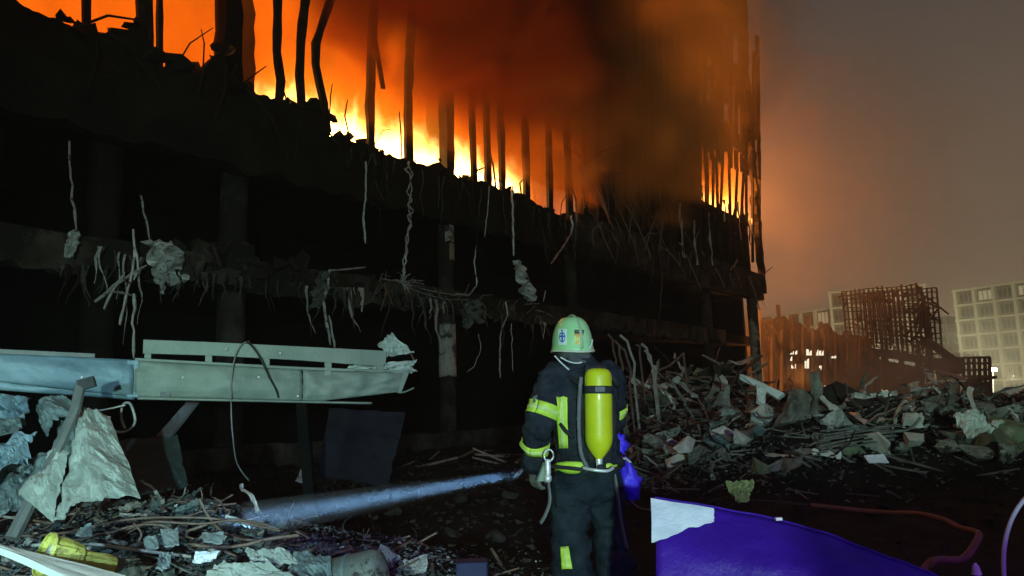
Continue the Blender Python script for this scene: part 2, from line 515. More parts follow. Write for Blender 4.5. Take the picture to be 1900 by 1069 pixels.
# torn cladding panels on the upper tower
for k in range(90):
    px = rnd.uniform(1245, 1388); py = rnd.uniform(-20, 285)
    p = FP(px, py, rnd.uniform(-.25, -.1)); w = rnd.uniform(.3, 1.1); h = rnd.uniform(.6, 2.6)
    if p.x+w > UR-.8 and p.z > 12: p.x -= w
    q = [(p.x, p.y, p.z), (p.x+w, p.y-.1, p.z+rnd.uniform(-.3, .3)), (p.x+w*rnd.uniform(.6, 1), p.y-.05, p.z+h), (p.x+w*rnd.uniform(0, .3), p.y, p.z+h*rnd.uniform(.8, 1.1))]
    MB().prism(q, (0, .05, 0)).build('cladding_panel', (SOOT2, CONC, RUSTW, SOOT, CONC)[k % 5], bld)
# dangling strips of the far wing (lit by the fire behind)
for k, px in enumerate(range(1262, 1412, 9)):
    a = FP(px+rnd.uniform(-3, 3), 395+rnd.uniform(-25, 15), -.25); L = rnd.uniform(1.3, 2.8)
    mbs = MB(); w = rnd.uniform(.10, .22); sw = rnd.uniform(-.25, .25)
    mbs.grid(lambda s, t: (a.x+w*(s-.5)+sw*t*t+.06*crag((a.x, t*3, 0), 1, k), a.y+.12*crag((t*4, a.x, s), 1, k), a.z-L*t), 2, 8)
    mbs.build('dangling_strip', FOIL if k % 3 == 0 else CONC, bld, solid=.012)

# ------------------------------------------------------------------ fire and smoke
def vol_mat(name):
    m = bpy.data.materials.new(name); m.use_nodes = True
    m.node_tree.nodes.clear()
    return m, m.node_tree.nodes, m.node_tree.links

def mth(N, L, op, a, b=None, c=None, clamp=False):
    n = N.new('ShaderNodeMath'); n.operation = op; n.use_clamp = clamp
    for i, x in enumerate((a, b, c)):
        if x is None: continue
        if isinstance(x, (int, float)): n.inputs[i].default_value = x
        else: L.new(x, n.inputs[i])
    return n.outputs[0]
def mrange(N, L, x, a, b, c=0.0, d=1.0, smoothstep=True):
    n = N.new('ShaderNodeMapRange'); n.interpolation_type = 'SMOOTHSTEP' if smoothstep else 'LINEAR'
    L.new(x, n.inputs['Value'])
    for k, v in zip(('From Min', 'From Max', 'To Min', 'To Max'), (a, b, c, d)): n.inputs[k].default_value = v
    return n.outputs[0]

def fire_volume(name, lo, hi, hot_u0, hot_u1, sill, label, glow=1.0, hotk=1.0):
    """flames: emission and soot absorption; white-yellow at the floor, orange above, thinning upward"""
    o = MB().box(lo, hi).build(name, None)
    o.location = O; o.rotation_euler = (0, 0, FA)
    m, N, L = vol_mat(name+'_flame')
    out = N.new('ShaderNodeOutputMaterial')
    tc = N.new('ShaderNodeTexCoord'); sp = N.new('ShaderNodeSeparateXYZ'); L.new(tc.outputs['Object'], sp.inputs[0])
    mp = N.new('ShaderNodeMapping'); mp.inputs['Scale'].default_value = (1, 1, .45); L.new(tc.outputs['Object'], mp.inputs[0])
    nz = N.new('ShaderNodeTexNoise'); nz.inputs['Scale'].default_value = .42; nz.inputs['Detail'].default_value = 4
    nz.inputs['Distortion'].default_value = .6
    L.new(mp.outputs[0], nz.inputs['Vector'])
    nf = mrange(N, L, nz.outputs['Fac'], .36, .64, .45, 1.35)
    # height above the sloping foot of the flames
    hz = mth(N, L, 'SUBTRACT', sp.outputs['Z'], sill)
    up = mrange(N, L, hz, .5, 7.0, 1.0, .62, False)
    em_a = mth(N, L, 'MULTIPLY', nf, up)
    # hot flame tongues near the front edge
    nz2 = N.new('ShaderNodeTexNoise'); nz2.inputs['Scale'].default_value = 1.5; nz2.inputs['Detail'].default_value = 5; nz2.inputs['Distortion'].default_value = 1.2
    L.new(mp.outputs[0], nz2.inputs['Vector'])
    hh = mth(N, L, 'MULTIPLY_ADD', mrange(N, L, nz2.outputs['Fac'], .35, .7, 0, 1), -.85, hz)
    hot = mrange(N, L, hh, -.7, .75, 1, 0)
    hu = mth(N, L, 'MULTIPLY', mrange(N, L, sp.outputs['X'], hot_u0, hot_u0+1.2), mrange(N, L, sp.outputs['X'], hot_u1-1.5, hot_u1, 1, 0))
    hot = mth(N, L, 'MULTIPLY', mth(N, L, 'MULTIPLY', hot, hu), mrange(N, L, sp.outputs['Y'], 2.6, 4.5, 1, 0))
    warm = mth(N, L, 'MULTIPLY', mrange(N, L, hz, 0, 2.6, 1, 0), hu)
    e1 = N.new('ShaderNodeEmission'); e1.inputs['Color'].default_value = (1.0, .165, .004, 1)
    L.new(mth(N, L, 'MULTIPLY', em_a, .34*glow), e1.inputs['Strength'])
    e2 = N.new('ShaderNodeEmission'); e2.inputs['Color'].default_value = (1.0, .62, .16, 1)
    L.new(mth(N, L, 'MULTIPLY', hot, 12.0*hotk), e2.inputs['Strength'])
    e3 = N.new('ShaderNodeEmission'); e3.inputs['Color'].default_value = (1.0, .34, .015, 1)
    L.new(mth(N, L, 'MULTIPLY', warm, .62*hotk), e3.inputs['Strength'])
    ab = N.new('ShaderNodeVolumeAbsorption'); ab.inputs['Color'].default_value = (.55, .45, .40, 1); ab.inputs['Density'].default_value = .45
    a1 = N.new('ShaderNodeAddShader'); a2 = N.new('ShaderNodeAddShader'); a3 = N.new('ShaderNodeAddShader')
    L.new(e1.outputs[0], a1.inputs[0]); L.new(e2.outputs[0], a1.inputs[1])
    L.new(a1.outputs[0], a2.inputs[0]); L.new(ab.outputs[0], a2.inputs[1])
    L.new(a2.outputs[0], a3.inputs[0]); L.new(e3.outputs[0], a3.inputs[1])
    L.new(a3.outputs[0], out.inputs['Volume'])
    o.data.materials.append(m)
    tagit(o, label, 'fire', kind='stuff')
    return o
fire_volume('fire', (-16, .45, 8.1), (u1060+1.5, 7.5, 16.4), -6.2, 5.4, 8.85,
            'orange flames and glowing smoke behind the charred posts of the upper floor', 1.0, 1.0)
fire_volume('fire', (-4.6, -.6, 8.9), (u1060+1.5, .44, 12.6), 50, 60, 8.45,
            'thin added glow round the charred posts', .32, 0.0)  # faint emission added to redden and soften the dark posts
fu0 = FP(1318, 340).x
fire_volume('corner_fire', (fu0, .3, 12.0), (UR-.15, 7.5, 16.3), fu0-5, UR+9, 12.0,
            'orange fire showing through the far corner of the building', 4.2, .16)

FIREC = (1.0, .33, .05)
for (u, v, z, p) in ((-4.6, 1.0, 9.0, 130), (-1.5, 1.0, 9.0, 130), (1.5, 1.0, 9.0, 160), (3.4, 1.0, 9.0, 200), (-10, 3, 11, 300)):
    point('flame_light', FW(u, v, z), p, FIREC, .35)
point('flame_light', FW(UR-1.2, 2.0, 13.6), 9500, FIREC, .5)

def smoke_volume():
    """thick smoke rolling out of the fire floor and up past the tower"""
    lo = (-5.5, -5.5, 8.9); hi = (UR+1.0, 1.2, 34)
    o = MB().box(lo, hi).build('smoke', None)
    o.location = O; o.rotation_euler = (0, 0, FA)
    m, N, L = vol_mat('rolling_smoke')
    out = N.new('ShaderNodeOutputMaterial')
    tc = N.new('ShaderNodeTexCoord'); sp = N.new('ShaderNodeSeparateXYZ'); L.new(tc.outputs['Object'], sp.inputs[0])
    nz = N.new('ShaderNodeTexNoise'); nz.inputs['Scale'].default_value = .30; nz.inputs['Detail'].default_value = 4
    nz.inputs['Distortion'].default_value = .8
    L.new(tc.outputs['Object'], nz.inputs['Vector'])
    X, Y, Z = sp.outputs['X'], sp.outputs['Y'], sp.outputs['Z']
    # underside of the smoke: high over the near end, sinking towards the far wing
    wob = mth(N, L, 'MULTIPLY', mrange(N, L, nz.outputs['Fac'], .3, .7, -1, 1, False), 1.4)
    low = mth(N, L, 'ADD', mrange(N, L, X, -5, 9, 12.4, 9.7, False), mrange(N, L, X, 14.5, 21, 0, 7.5))
    hz = mth(N, L, 'ADD', mth(N, L, 'SUBTRACT', Z, low), wob)
    hz = mth(N, L, 'MULTIPLY_ADD', Y, .25, hz)
    a = mrange(N, L, hz, -.7, 1.2)
    # leaning near side: the plume drifts away from the wall as it climbs
    nearu = mth(N, L, 'MULTIPLY_ADD', Z, -.10, X)
    b = mrange(N, L, nearu, -6.6, -4.8)
    far = mrange(N, L, mth(N, L, 'ADD', X, wob), UR-18, UR-8, 1, .10)
    front = mrange(N, L, mth(N, L, 'ADD', Y, wob), -5.0, -2.0)
    d = mth(N, L, 'MULTIPLY', mth(N, L, 'MULTIPLY', a, b), mth(N, L, 'MULTIPLY', far, front))
    d = mth(N, L, 'MULTIPLY', d, mrange(N, L, nz.outputs['Fac'], .30, .70, .75, 1.15))
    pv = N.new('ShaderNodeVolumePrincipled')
    alb = N.new('ShaderNodeMix'); alb.data_type = 'RGBA'           # darkness painted into the near smoke's albedo, browner further on
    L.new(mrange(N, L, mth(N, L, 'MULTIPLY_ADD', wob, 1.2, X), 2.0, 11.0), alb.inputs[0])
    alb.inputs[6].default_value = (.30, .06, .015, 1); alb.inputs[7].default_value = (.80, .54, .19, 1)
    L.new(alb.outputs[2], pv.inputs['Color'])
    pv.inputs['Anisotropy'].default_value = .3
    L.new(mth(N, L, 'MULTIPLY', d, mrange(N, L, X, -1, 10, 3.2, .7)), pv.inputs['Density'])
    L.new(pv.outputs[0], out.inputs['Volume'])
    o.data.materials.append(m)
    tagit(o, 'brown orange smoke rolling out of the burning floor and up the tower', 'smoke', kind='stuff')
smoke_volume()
# the storeys behind the smoke burn too: their light soaks the plume from inside
for (u, v, z, p) in ((5.0, .4, 18.2, 700), (7, .4, 18.2, 900), (7, .4, 22.2, 900), (9, .8, 18.4, 900), (12, .8, 18.4, 1000), (15, .8, 18.4, 1000), (18, .8, 18.4, 900), (21, .8, 18.4, 700), (11, .8, 22.2, 900), (16, .8, 22.2, 900), (21, .8, 22.2, 600)):
    point('flame_light', FW(u, v, z), p, FIREC, .5)

# ------------------------------------------------------------------ things hanging on the facade
def strand(name, label, cat, pxs, v, r, m, group=None, wob=.02, seed=1, n=4, flat=1.0):
    """a hanging wire or strip through pixels on a plane v metres in front of the facade"""
    P = [FP(x, y, -v) for x, y in pxs]
    wob = max(wob, .05)
    Q = []
    for a, b in zip(P, P[1:]):
        k = max(2, int((b-a).length/.12))
        for i in range(k):
            p = a.lerp(b, i/k)
            Q.append(p + Vector((crag((p.z*4, 1, seed)), crag((p.z*4, 5, seed)), 0))*wob)
    Q.append(P[-1])
    base = Q[-1].copy()
    rs = [r*(.75+.9*abs(crag((i*.35, seed, 2)))+.25*crag((i*1.3, seed, 6))) for i in range(len(Q))]; rs[-1] *= .4
    mb = MB().tube([q-base for q in Q], rs, n, flat=.55 if r > .034 else flat)
    o = mb.build(name, m); o.location = FW(*base); o.rotation_euler = (0, 0, FA)
    return tagit(o, label, cat, group)

def shred(name, label, cat, pxs, v, w, m, group=None, seed=1, ripple=.10):
    """a torn sheet strip hanging: width w, path through pixels"""
    P = [FP(x, y, -v) for x, y in pxs]
    base = P[-1].copy()
    def fn(s, t):
        k = t*(len(P)-1); i = min(int(k), len(P)-2)
        p = P[i].lerp(P[i+1], k-i)
        ww = w*(.45+.55*math.sin(math.pi*min(max(t*.9+.08, 0), 1)))*(1+.5*crag((t*5, seed, 0), 1, seed))
        return p - base + Vector(((s-.5)*ww, ripple*crag((s*3+seed, t*6, 0), 1, seed)*2, ripple*.6*crag((s*4, t*5, seed), 1, 3)))
    o = MB().grid(fn, 5, 16).build(name, m, solid=.008)
    o.location = FW(*base); o.rotation_euler = (0, 0, FA)
    return tagit(o, label, cat, group)

strand('hanging_strip', 'thin pale metal strip dangling high on the far left of the dark facade', 'metal strip', [(128,262),(131,330),(137,385),(142,428)], .35, .04, SILV, seed=1)
shred('torn_rag', 'small grey rag hanging below the leftmost dangling strip', 'rag', [(141,430),(134,452),(127,478)], .3, .22, FOIL, seed=4)
strand('hanging_strip', 'short slanting metal strip above the shredded foil bunch', 'metal strip', [(262,362),(268,395),(278,446)], .35, .045, SILV, seed=2)
shred('foil_bunch', 'bunch of shredded silver foil hanging from the dark slab edge at left', 'foil', [(292,447),(308,470),(312,500),(322,530)], .3, .85, FOIL, seed=7, ripple=.2)
shred('torn_rag', 'narrow twisted scrap hanging just under the foil bunch', 'rag', [(303,500),(298,520),(302,545)], .3, .2, FOIL, seed=9)
for i, (pts, lab) in enumerate([([(178,560),(210,530),(272,492)], 'bent bar slanting up to the right in the tangle left of the foil bunch'),
    ([(222,603),(232,560),(246,500),(250,455)], 'steep pale bar at the centre of the left tangle'),
    ([(203,541),(225,543),(253,550)], 'short bright curved bar across the left tangle'),
    ([(193,575),(205,545),(232,505)], 'thin dark bar on the lower left of the tangle'),
    ([(246,425),(250,460),(258,500),(248,520)], 'twisted wire dropping from the slab into the tangle'),
    ([(250,545),(247,600),(248,665)], 'long thin rod hanging down to the pale fascia')]):
    strand('tangled_bar', lab, 'metal bar', pts, .5, .03 if i != 2 else .04, SILV if i in (1, 2) else FOIL, seed=11+i)
strand('hanging_strip', 'pale strip hanging alone under the fire left of the twisted chain', 'metal strip', [(679,300),(678,370),(674,405),(678,452)], .3, .045, FOIL, seed=21)
def chain():
    P = [FP(x, y, -.3) for x, y in [(759,300),(760,360),(762,390),(757,430),(752,470),(748,505),(746,525)]]
    root = empty('twisted_cable', FW(*P[-1]), FA)
    tagit(root, 'long twisted cable hanging in coils from the fire floor, ending in a frayed knot', 'cable')
    for s in (0, 1):
        Q = []; n = 90
        for i in range(n+1):
            k = i/n*(len(P)-1); j = min(int(k), len(P)-2)
            p = P[j].lerp(P[j+1], k-j)-P[-1]+Vector((.10*crag((i*.05, 3, 1)), 0, 0)); a = i*.42+3.5*crag((i*.06, 1, s))+s*math.pi
            Q.append(p+Vector((math.cos(a)*.09, math.sin(a)*.07, .03*crag((i*.5, s, 3)))) * (.25+2.1*abs(crag((i*.11, s, 0))))+Vector((.05*crag((i*.6, s, 9)), 0, 0)))
        MB().tube(Q, .022, 4).build('strand', SILV if s else FOIL, root)
    for k in range(9):
        a = rnd.uniform(0, 6.28); L = rnd.uniform(.25, .75)
        d = Vector((math.cos(a), -.3, math.sin(a)*.5))
        MB().tube([Vector((0, 0, 0)), d*L*.5+Vector((0, 0, .05)), d*L], [.03, .022, .008], 4).build('frayed_end', SILV, root)
chain()
for pts, lab, r in [([(612,500),(607,530),(600,560),(606,600),(613,640)], 'pale bent strip standing up behind the fascia rail', .055),
                 ([(621,645),(615,610),(610,585)], 'short bright strip leaning beside the bent one behind the rail', .045),
                 ([(612,502),(640,500),(679,496)], 'thin rod sticking out sideways above the bent strip', .022),
                 ([(708,517),(740,523),(760,530),(800,540),(850,549)], 'bent bar running along the broken slab edge in the middle', .035),
                 ([(752,532),(790,546),(830,556),(872,556)], 'second bar lying along the broken slab edge under the first', .035),
                 ([(845,545),(870,548),(885,530),(880,480),(884,455)], 'curled wire rising from the slab edge beside the painted column', .025),
                 ([(950,345),(951,395),(953,475)], 'straight shiny strip hanging under the brightest flames', .05),
                 ([(908,345),(905,390),(899,440)], 'thin dark wire hanging left of the straight shiny strip', .02),
                 ([(940,590),(930,610),(927,650),(928,702)], 'vertical pale tube hanging left of the firefighter helmet', .045),
                 ([(938,560),(942,585),(932,610)], 'crooked hook of wire above the pale tube', .025),
                 ([(949,600),(950,650),(952,690)], 'hair thin wire right of the pale tube', .015),
                 ([(1060,400),(1062,430),(1040,465),(1022,490)], 'bent flat bar hanging from the glowing corner post', .06),
                 ([(995,575),(1012,580),(1026,588)], 'short stub of pipe poking out of the slab above the helmet', .05),
                 ([(975,565),(1002,563)], 'little white batten on the slab edge under the hanging cloth', .035),
                 ([(888,620),(892,650),(880,680),(866,690)], 'dark loop of wire between painted column and pale tube', .015),
                 ([(1012,540),(1008,560)], 'tiny upright nail of metal right of the hanging cloth', .03)]:
    strand('facade_wire' if r < .04 else 'hanging_strip', lab, 'wire' if r < .04 else 'metal strip', pts, .35, r, SILV if r > .034 else FOIL, seed=int(pts[0][0]))
shred('torn_cloth', 'grey torn cloth hanging below the straight shiny strip', 'cloth', [(962,483),(968,510),(976,540),(985,560)], .3, .55, FOIL, seed=31, ripple=.2)
shred('torn_cloth', 'left of two dark cloths drooping from the slab by the painted column', 'cloth', [(872,558),(870,580),(866,608)], .3, .45, mat('dull_cloth', (.07,.075,.07), (.15,.16,.15), 5, .9, 0, .6), seed=33, ripple=.15)
shred('torn_cloth', 'right of two dark cloths drooping from the slab by the painted column', 'cloth', [(884,556),(888,575),(890,600)], .3, .35, MATS['dull_cloth'], seed=35, ripple=.15)
shred('torn_rag', 'crumpled rag knotted round the bent strip behind the rail', 'rag', [(603,505),(594,540),(586,572)], .35, .4, MATS['dull_cloth'], seed=37, ripple=.2)
# pale sleeve and patches of old paint on the round column
c = FP(829, 650, .6)
def sleeve(y0, y1, name, a0, a1, m):
    z0 = FP(829, y1, .35).z; z1 = FP(829, y0, .35).z
    mb = MB().grid(lambda s, t: (c.x+(.28+.015*crag((s*9, t*9, 1)))*math.cos(a0+(a1-a0)*s), .6+(.28+.02*crag((s*8, t*5, 3)))*math.sin(a0+(a1-a0)*s), z0+(z1-z0)*t+.10*crag((s*7, t*2, 7))), 16, 14)
    return mb.build(name, m, bld, smooth=True, solid=.02)
sleeve(600, 698, 'column_casing', -math.pi*1.12, .1, COLW)
sleeve(398, 446, 'plaster_patch', -2.4, -.9, COLW)
sleeve(450, 480, 'plaster_patch', -1.9, -.5, mat('tan_plaster', (.20,.15,.10), (.30,.24,.17), 3, .9, 0, .5))
# torn lumps and dangling scraps along sills and slab edges (part of the building's broken edge)
def tatter(n, seed, path, vr, zr, sz, m, name):
    r_ = random.Random(seed)
    for k in range(n):
        t = r_.random()*(len(path)-1); i = int(t)
        x = path[i][0]+(path[i+1][0]-path[i][0])*(t-i); y = path[i][1]+(path[i+1][1]-path[i][1])*(t-i)
        p = FP(x, y, 0); p.y = r_.uniform(*vr); p.z += r_.uniform(*zr)
        s = r_.uniform(*sz)
        q = [Vector((r_.uniform(-s, s), r_.uniform(-s, s)*.7, r_.uniform(-s, s)*.8)) for _ in range(9)]
        bm = bmesh.new()
        for w_ in q: bm.verts.new(w_ + p)
        bmesh.ops.convex_hull(bm, input=bm.verts)
        bmesh.ops.delete(bm, geom=[v_ for v_ in bm.verts if not v_.link_faces], context='VERTS')
        me = bpy.data.meshes.new(name); bm.to_mesh(me); bm.free(); me.materials.append(m)
        link_mesh(name, me, bld)
tatter(70, 1, SILL_L[3:], (-.1, .7), (-.15, .12), (.10, .38), SOOT, 'broken_concrete')
tatter(70, 2, SILL_R, (-.15, .6), (-.25, .10), (.08, .30), SOOT, 'broken_concrete')
tatter(60, 3, [(330,490),(430,492),(560,520),(700,528),(830,555),(1010,590)], (-.2, .4), (-.3, .15), (.08, .32), CONC, 'broken_concrete')
tatter(14, 4, [(330,480),(560,505)], (-.2, .3), (-.1, .35), (.2, .5), CONC, 'broken_concrete')
def wisps(n, seed, path, name, m, L, w=(.02, .07), v=(-.35, -.1)):
    """shredded sheathing drooping from a broken edge"""
    r_ = random.Random(seed)
    for k in range(n):
        t = r_.random()*(len(path)-1); i = int(t)
        x = path[i][0]+(path[i+1][0]-path[i][0])*(t-i); y = path[i][1]+(path[i+1][1]-path[i][1])*(t-i)
        p = FP(x, y, r_.uniform(*v)); l = r_.uniform(*L)*(1.8 if r_.random() < .12 else 1); ww = r_.uniform(*w); sd_ = r_.random()*50; dr_ = r_.uniform(-.35, .35)
        def f(s, q):
            return (p.x+(s-.5)*ww*(1.2-q)*(1+crag((q*5, sd_, 0)))+dr_*q*q*l+.12*crag((q*1.8*l, sd_, 1)), p.y+.10*crag((q*5, sd_, 4)), p.z-l*q)
        MB().grid(f, 1, 9).build(name, m[k % len(m)], bld, solid=.008)
DCL = mat('sooty_shred', (.03,.032,.030), (.10,.105,.10), 6, .8, .1, .5)
wisps(70, 41, [(640,270),(740,300),(880,345),(1000,385),(1060,415)], 'shred', (SOOT2, DCL, SOOT2), (.3, 1.6))
wisps(42, 42, [(560,530),(700,535),(830,560),(1020,600)], 'shred', (DCL, DCL, FOIL, SOOT2), (.1, 1.3), (.02, .14))
wisps(34, 43, [(100,490),(330,500),(560,525)], 'shred', (DCL, SOOT2, DCL), (.15, .8))
wisps(50, 44, [(1060,412),(1180,440),(1320,490),(1415,520)], 'shred', (DCL, CONC, SOOT2), (.5, 2.2), (.04, .16))
wisps(60, 45, [(1190,300),(1250,325),(1306,345)], 'shred', (SOOT2, CONC), (.8, 3.0), (.05, .2), (-.4, -.1))
wisps(12, 46, [(180,455),(270,480)], 'shred', (FOIL, DCL), (.2, 1.4), (.015, .07))
def sticks(n, seed, path, name, m, L=(.4, 1.6), r=(.012, .035)):
    r_ = random.Random(seed)
    for k in range(n):
        t = r_.random()*(len(path)-1); i = int(t)
        x = path[i][0]+(path[i+1][0]-path[i][0])*(t-i); y = path[i][1]+(path[i+1][1]-path[i][1])*(t-i)
        p = FP(x, y, r_.uniform(-.25, .1)); a = r_.uniform(-1.1, 1.1)+(math.pi if r_.random() < .62 else 0)
        l = r_.uniform(*L); d = Vector((math.sin(a), r_.uniform(-.5, .1), math.cos(a)))
        rr = r_.uniform(*r)
        mid = p+d*l*.5+Vector((r_.uniform(-.15, .15), 0, r_.uniform(-.1, .1)))
        MB().tube([p, mid, p+d*l+Vector((0, 0, -l*.2))], [rr, rr, rr*.6], 4).build(name, m, bld)
sticks(46, 5, SILL_L[3:]+SILL_R, 'rebar', SOOT2)
sticks(40, 6, [(700,522),(830,550),(1020,590)], 'rebar', ROD, (.2, .8), (.01, .025))
sticks(30, 7, [(1060,412),(1180,440),(1320,490),(1415,520)], 'rebar', ROD, (.5, 1.8), (.02, .05))
sticks(36, 8, [(1064,300),(1110,345),(1180,380),(1260,410)], 'rebar', ROD, (.6, 2.4), (.02, .05))
# curved rods by the foot of the building, right of the firefighter
RODX = [1141, 1151, 1146.5, 1191, 1196.5, 1181, 1128, 1206, 1236]
for k, (pts) in enumerate([[(1140,632),(1150,660),(1152,705)],[(1150,622),(1170,655),(1176,700)],[(1146,640),(1165,670),(1168,712)],[(1190,638),(1203,665),(1213,705)],
                           [(1196,650),(1210,680),(1216,706)],[(1180,640),(1187,655)],[(1128,620),(1138,650),(1140,690)],[(1205,700),(1240,680),(1268,655)],[(1235,690),(1270,705),(1330,700)]]):
    P = [W(x, y, 16.5+.2*k) for x, y in pts]
    b0 = P[-1].copy()
    Q = [P[0], P[0].lerp(P[1], .5)+Vector((.05, 0, .06)), P[1]] + ([P[1].lerp(P[-1], .5)+Vector((.06, 0, .03)), P[-1]] if len(P) > 2 else [])
    Q.append(Q[-1]+Vector((.1, .2, -1.2)))
    o = MB().tube([q-b0 for q in Q], .028, 5).build('bent_rod', FOIL if k in (3, 4, 1) else ROD); o.location = b0
    tagit(o, ('first','second','third','fourth','fifth','sixth','seventh','eighth','ninth')[sorted(RODX).index(RODX[k])]+' bent rod from the left in the heap right of the firefighter', 'rod', 'bent rods springing from the heap')

# ------------------------------------------------------------------ fallen fascia at left
pa = W(0, 700, 5.4); pb = W(770, 700, 6.9)
fd = (pb-pa); fd.z = 0; fd.normalize(); fn_ = Vector((fd.y, -fd.x, 0))   # normal towards the camera
def FC(px, py, off=0.0):
    d = ray(px, py); c0 = Vector((0, 0, CAM_H)); t = ((pa-c0).dot(fn_)+off)/d.dot(fn_)
    return c0+d*t
fas = empty('fallen_fascia', FC(400, 740), 0)
tagit(fas, 'long pale green metal fascia with slotted rail, torn at its right end', 'fascia')
FB = FC(400, 740)
def fprism(name, pts, th=.03, m=FASC, off=0.0, n=1, parent=None, bev=.004):
    P = [FC(x, y, off)-FB for x, y in pts]
    return MB().prism(P, -fn_*th).build(name, m, parent or fas, bevel=bev)
# lower trough: left section coloured as if lit blue by the torch, green section in the middle, dented end at right
def fpanel(name, tl, tr, br, bl, m, dent, off=0.0, bulge=.03, seed=0, nu=40, nv=12):
    tl, tr, br, bl = [FC(*p, off)-FB for p in (tl, tr, br, bl)]
    def f(s, t):
        p = tl.lerp(tr, s).lerp(bl.lerp(br, s), t)
        return p + fn_*(bulge*math.sin(math.pi*t)+dent*fbm((s*4, t*1.5, seed), 1, 3, seed)+dent*.35*fbm((s*14, t*5, seed), 1, 2, seed))
    return MB().grid(f, nu, nv).build(name, m, fas, smooth=True, solid=.012)
fpanel('lower_panel', (-160,648), (247,668), (247,737), (-160,690), FASCB, .02, 0, .03, 1)
fpanel('lower_panel', (-160,690), (247,730), (250,742), (-160,712), FASCB, .02, -.05, .02, 2, 30, 4)
fpanel('lower_panel', (250,669), (560,686), (560,744), (250,737), FASC, .022, 0, .03, 3)
fpanel('end_panel', (561,686), (757,692), (742,727), (561,748), FASC, .045, 0, .04, 4, 26, 12)
fprism('end_flange', [(750,691),(760,690),(745,728),(738,729)], .05, FASC, .02)
fprism('top_lip', [(-160,640),(176,656),(176,664),(-160,650)], .08, POSTM, .03)
fprism('top_flange', [(250,664),(560,681),(758,688),(757,693),(560,686),(250,669)], .10, FASC, .02)
fpanel('bottom_lip', (255,737), (690,747), (688,750), (255,741), FASC, .02, .03, .01, 6, 50, 2)
fprism('seam_strip', [(236,668),(258,669),(257,738),(235,737)], .02, FASCB, .015)
fprism('dark_bracket', [(300,678),(320,679),(316,737),(297,736)], .02, POSTM, .02)
# rail above with slots
fprism('top_rail', [(266,630),(400,635),(560,643),(718,651),(716,676),(706,680),(560,669),(400,660),(265,656)], .035, FASC, .01)
for x, y in ((268, 656), (381, 659), (488, 664), (603, 670), (700, 676)):
    fprism('rail_post', [(x,y-2),(x+13,y-1),(x+12,y+29 if x < 700 else y+14),(x,y+27 if x < 700 else y+14)], .03, FASC, 0.006)
def fcrumple(name, tl, tr, br, bl, m, amp, seed, d0=0., nu=16, nv=12):
    A = [FC(*p, d0)-FB for p in (tl, tr, br, bl)]
    def f(s, t):
        p = A[0].lerp(A[1], s).lerp(A[3].lerp(A[2], s), t)
        r1 = 1-2*abs(fbm((s*2.3, t*2.3, seed), 1, 3, seed))
        return p + fn_*amp*r1 + Vector((0, 0, 1))*amp*.4*crag((s*5, t*5, seed))
    return MB().grid(f, nu, nv).build(name, m, fas, solid=.006)
fcrumple('torn_end', (700,640), (722,618), (765,655), (716,662), SHEET, .08, 3, -.05)
fcrumple('torn_end', (660,690), (700,676), (772,668), (752,694), SHEET, .07, 5, -.08)
fcrumple('torn_end', (700,675), (750,672), (772,690), (740,694), SHEET, .06, 8, -.15)
fcrumple('torn_end', (640,684), (665,674), (700,680), (690,690), SHEET, .05, 9, -.1, 8, 6)
MB().tube([FC(752,648,-.1)-FB, FC(762,655,-.1)-FB, FC(768,668,-.12)-FB], .008, 4).build('torn_wire', ROD, fas)
MB().tube([FC(740,729)-FB, FC(752,727)-FB, FC(768,720)-FB], .007, 4).build('torn_wire', FASC, fas)
for x, y in ((480,700),(553,735),(620,725),(340,700),(152,700),(420,648),(520,655)):
    MB().lathe([(0,.006),(.008,.005),(.012,0)], 8, Matrix.Translation(FC(x,y,.03)-FB) @ fn_.to_track_quat('Z','Y').to_matrix().to_4x4()).build('rivet', SILV, fas)
# what carries it: two dark trestle legs standing on the ground behind
for x in (120, 560):
    t = FC(x, 738, -.12)
    h = ground_h(t.x, t.y)
    MB().beam(t-FB, Vector((t.x+.05, t.y+.25, h-.1))-FB, .09, .09).build('bracket_leg', CHAR, fas)
# cables slung over it
def cable(name, label, pts, r, m, cat='cable', n=6, sub=6):
    """smooth cable through world points"""
    P = [Vector(p) for p in pts]
    Q = []
    for i in range(len(P)-1):
        p0 = P[max(i-1, 0)]; p1 = P[i]; p2 = P[i+1]; p3 = P[min(i+2, len(P)-1)]
        for k in range(sub):
            t = k/sub
            Q.append(.5*((2*p1)+(p2-p0)*t+(2*p0-5*p1+4*p2-p3)*t*t+(3*p1-p0-3*p2+p3)*t**3))
    Q.append(P[-1])
    b0 = min(Q, key=lambda q: q.z).copy()
    o = MB().tube([q-b0 for q in Q], r, n).build(name, m, smooth=True); o.location = b0
    if label: tagit(o, label, cat)
    return o
cable('thin_cable', 'pale thin cable looped over the fascia rail and hanging down below it',
      [FC(462,633,.03), FC(448,640,.04), FC(437,660,.05), FC(430,700,.06), FC(429,760,.04), FC(432,810,.0), FC(440,860,-.1), FC(462,892,-.2)], .006, POSTM)
cable('thin_cable', 'dark thicker cable draped down the face of the fascia rail',
      [FC(458,634,.03), FC(470,645,.06), FC(485,668,.06), FC(500,700,.06), FC(512,722,.05), FC(517,738,.04)], .009, DARKM)

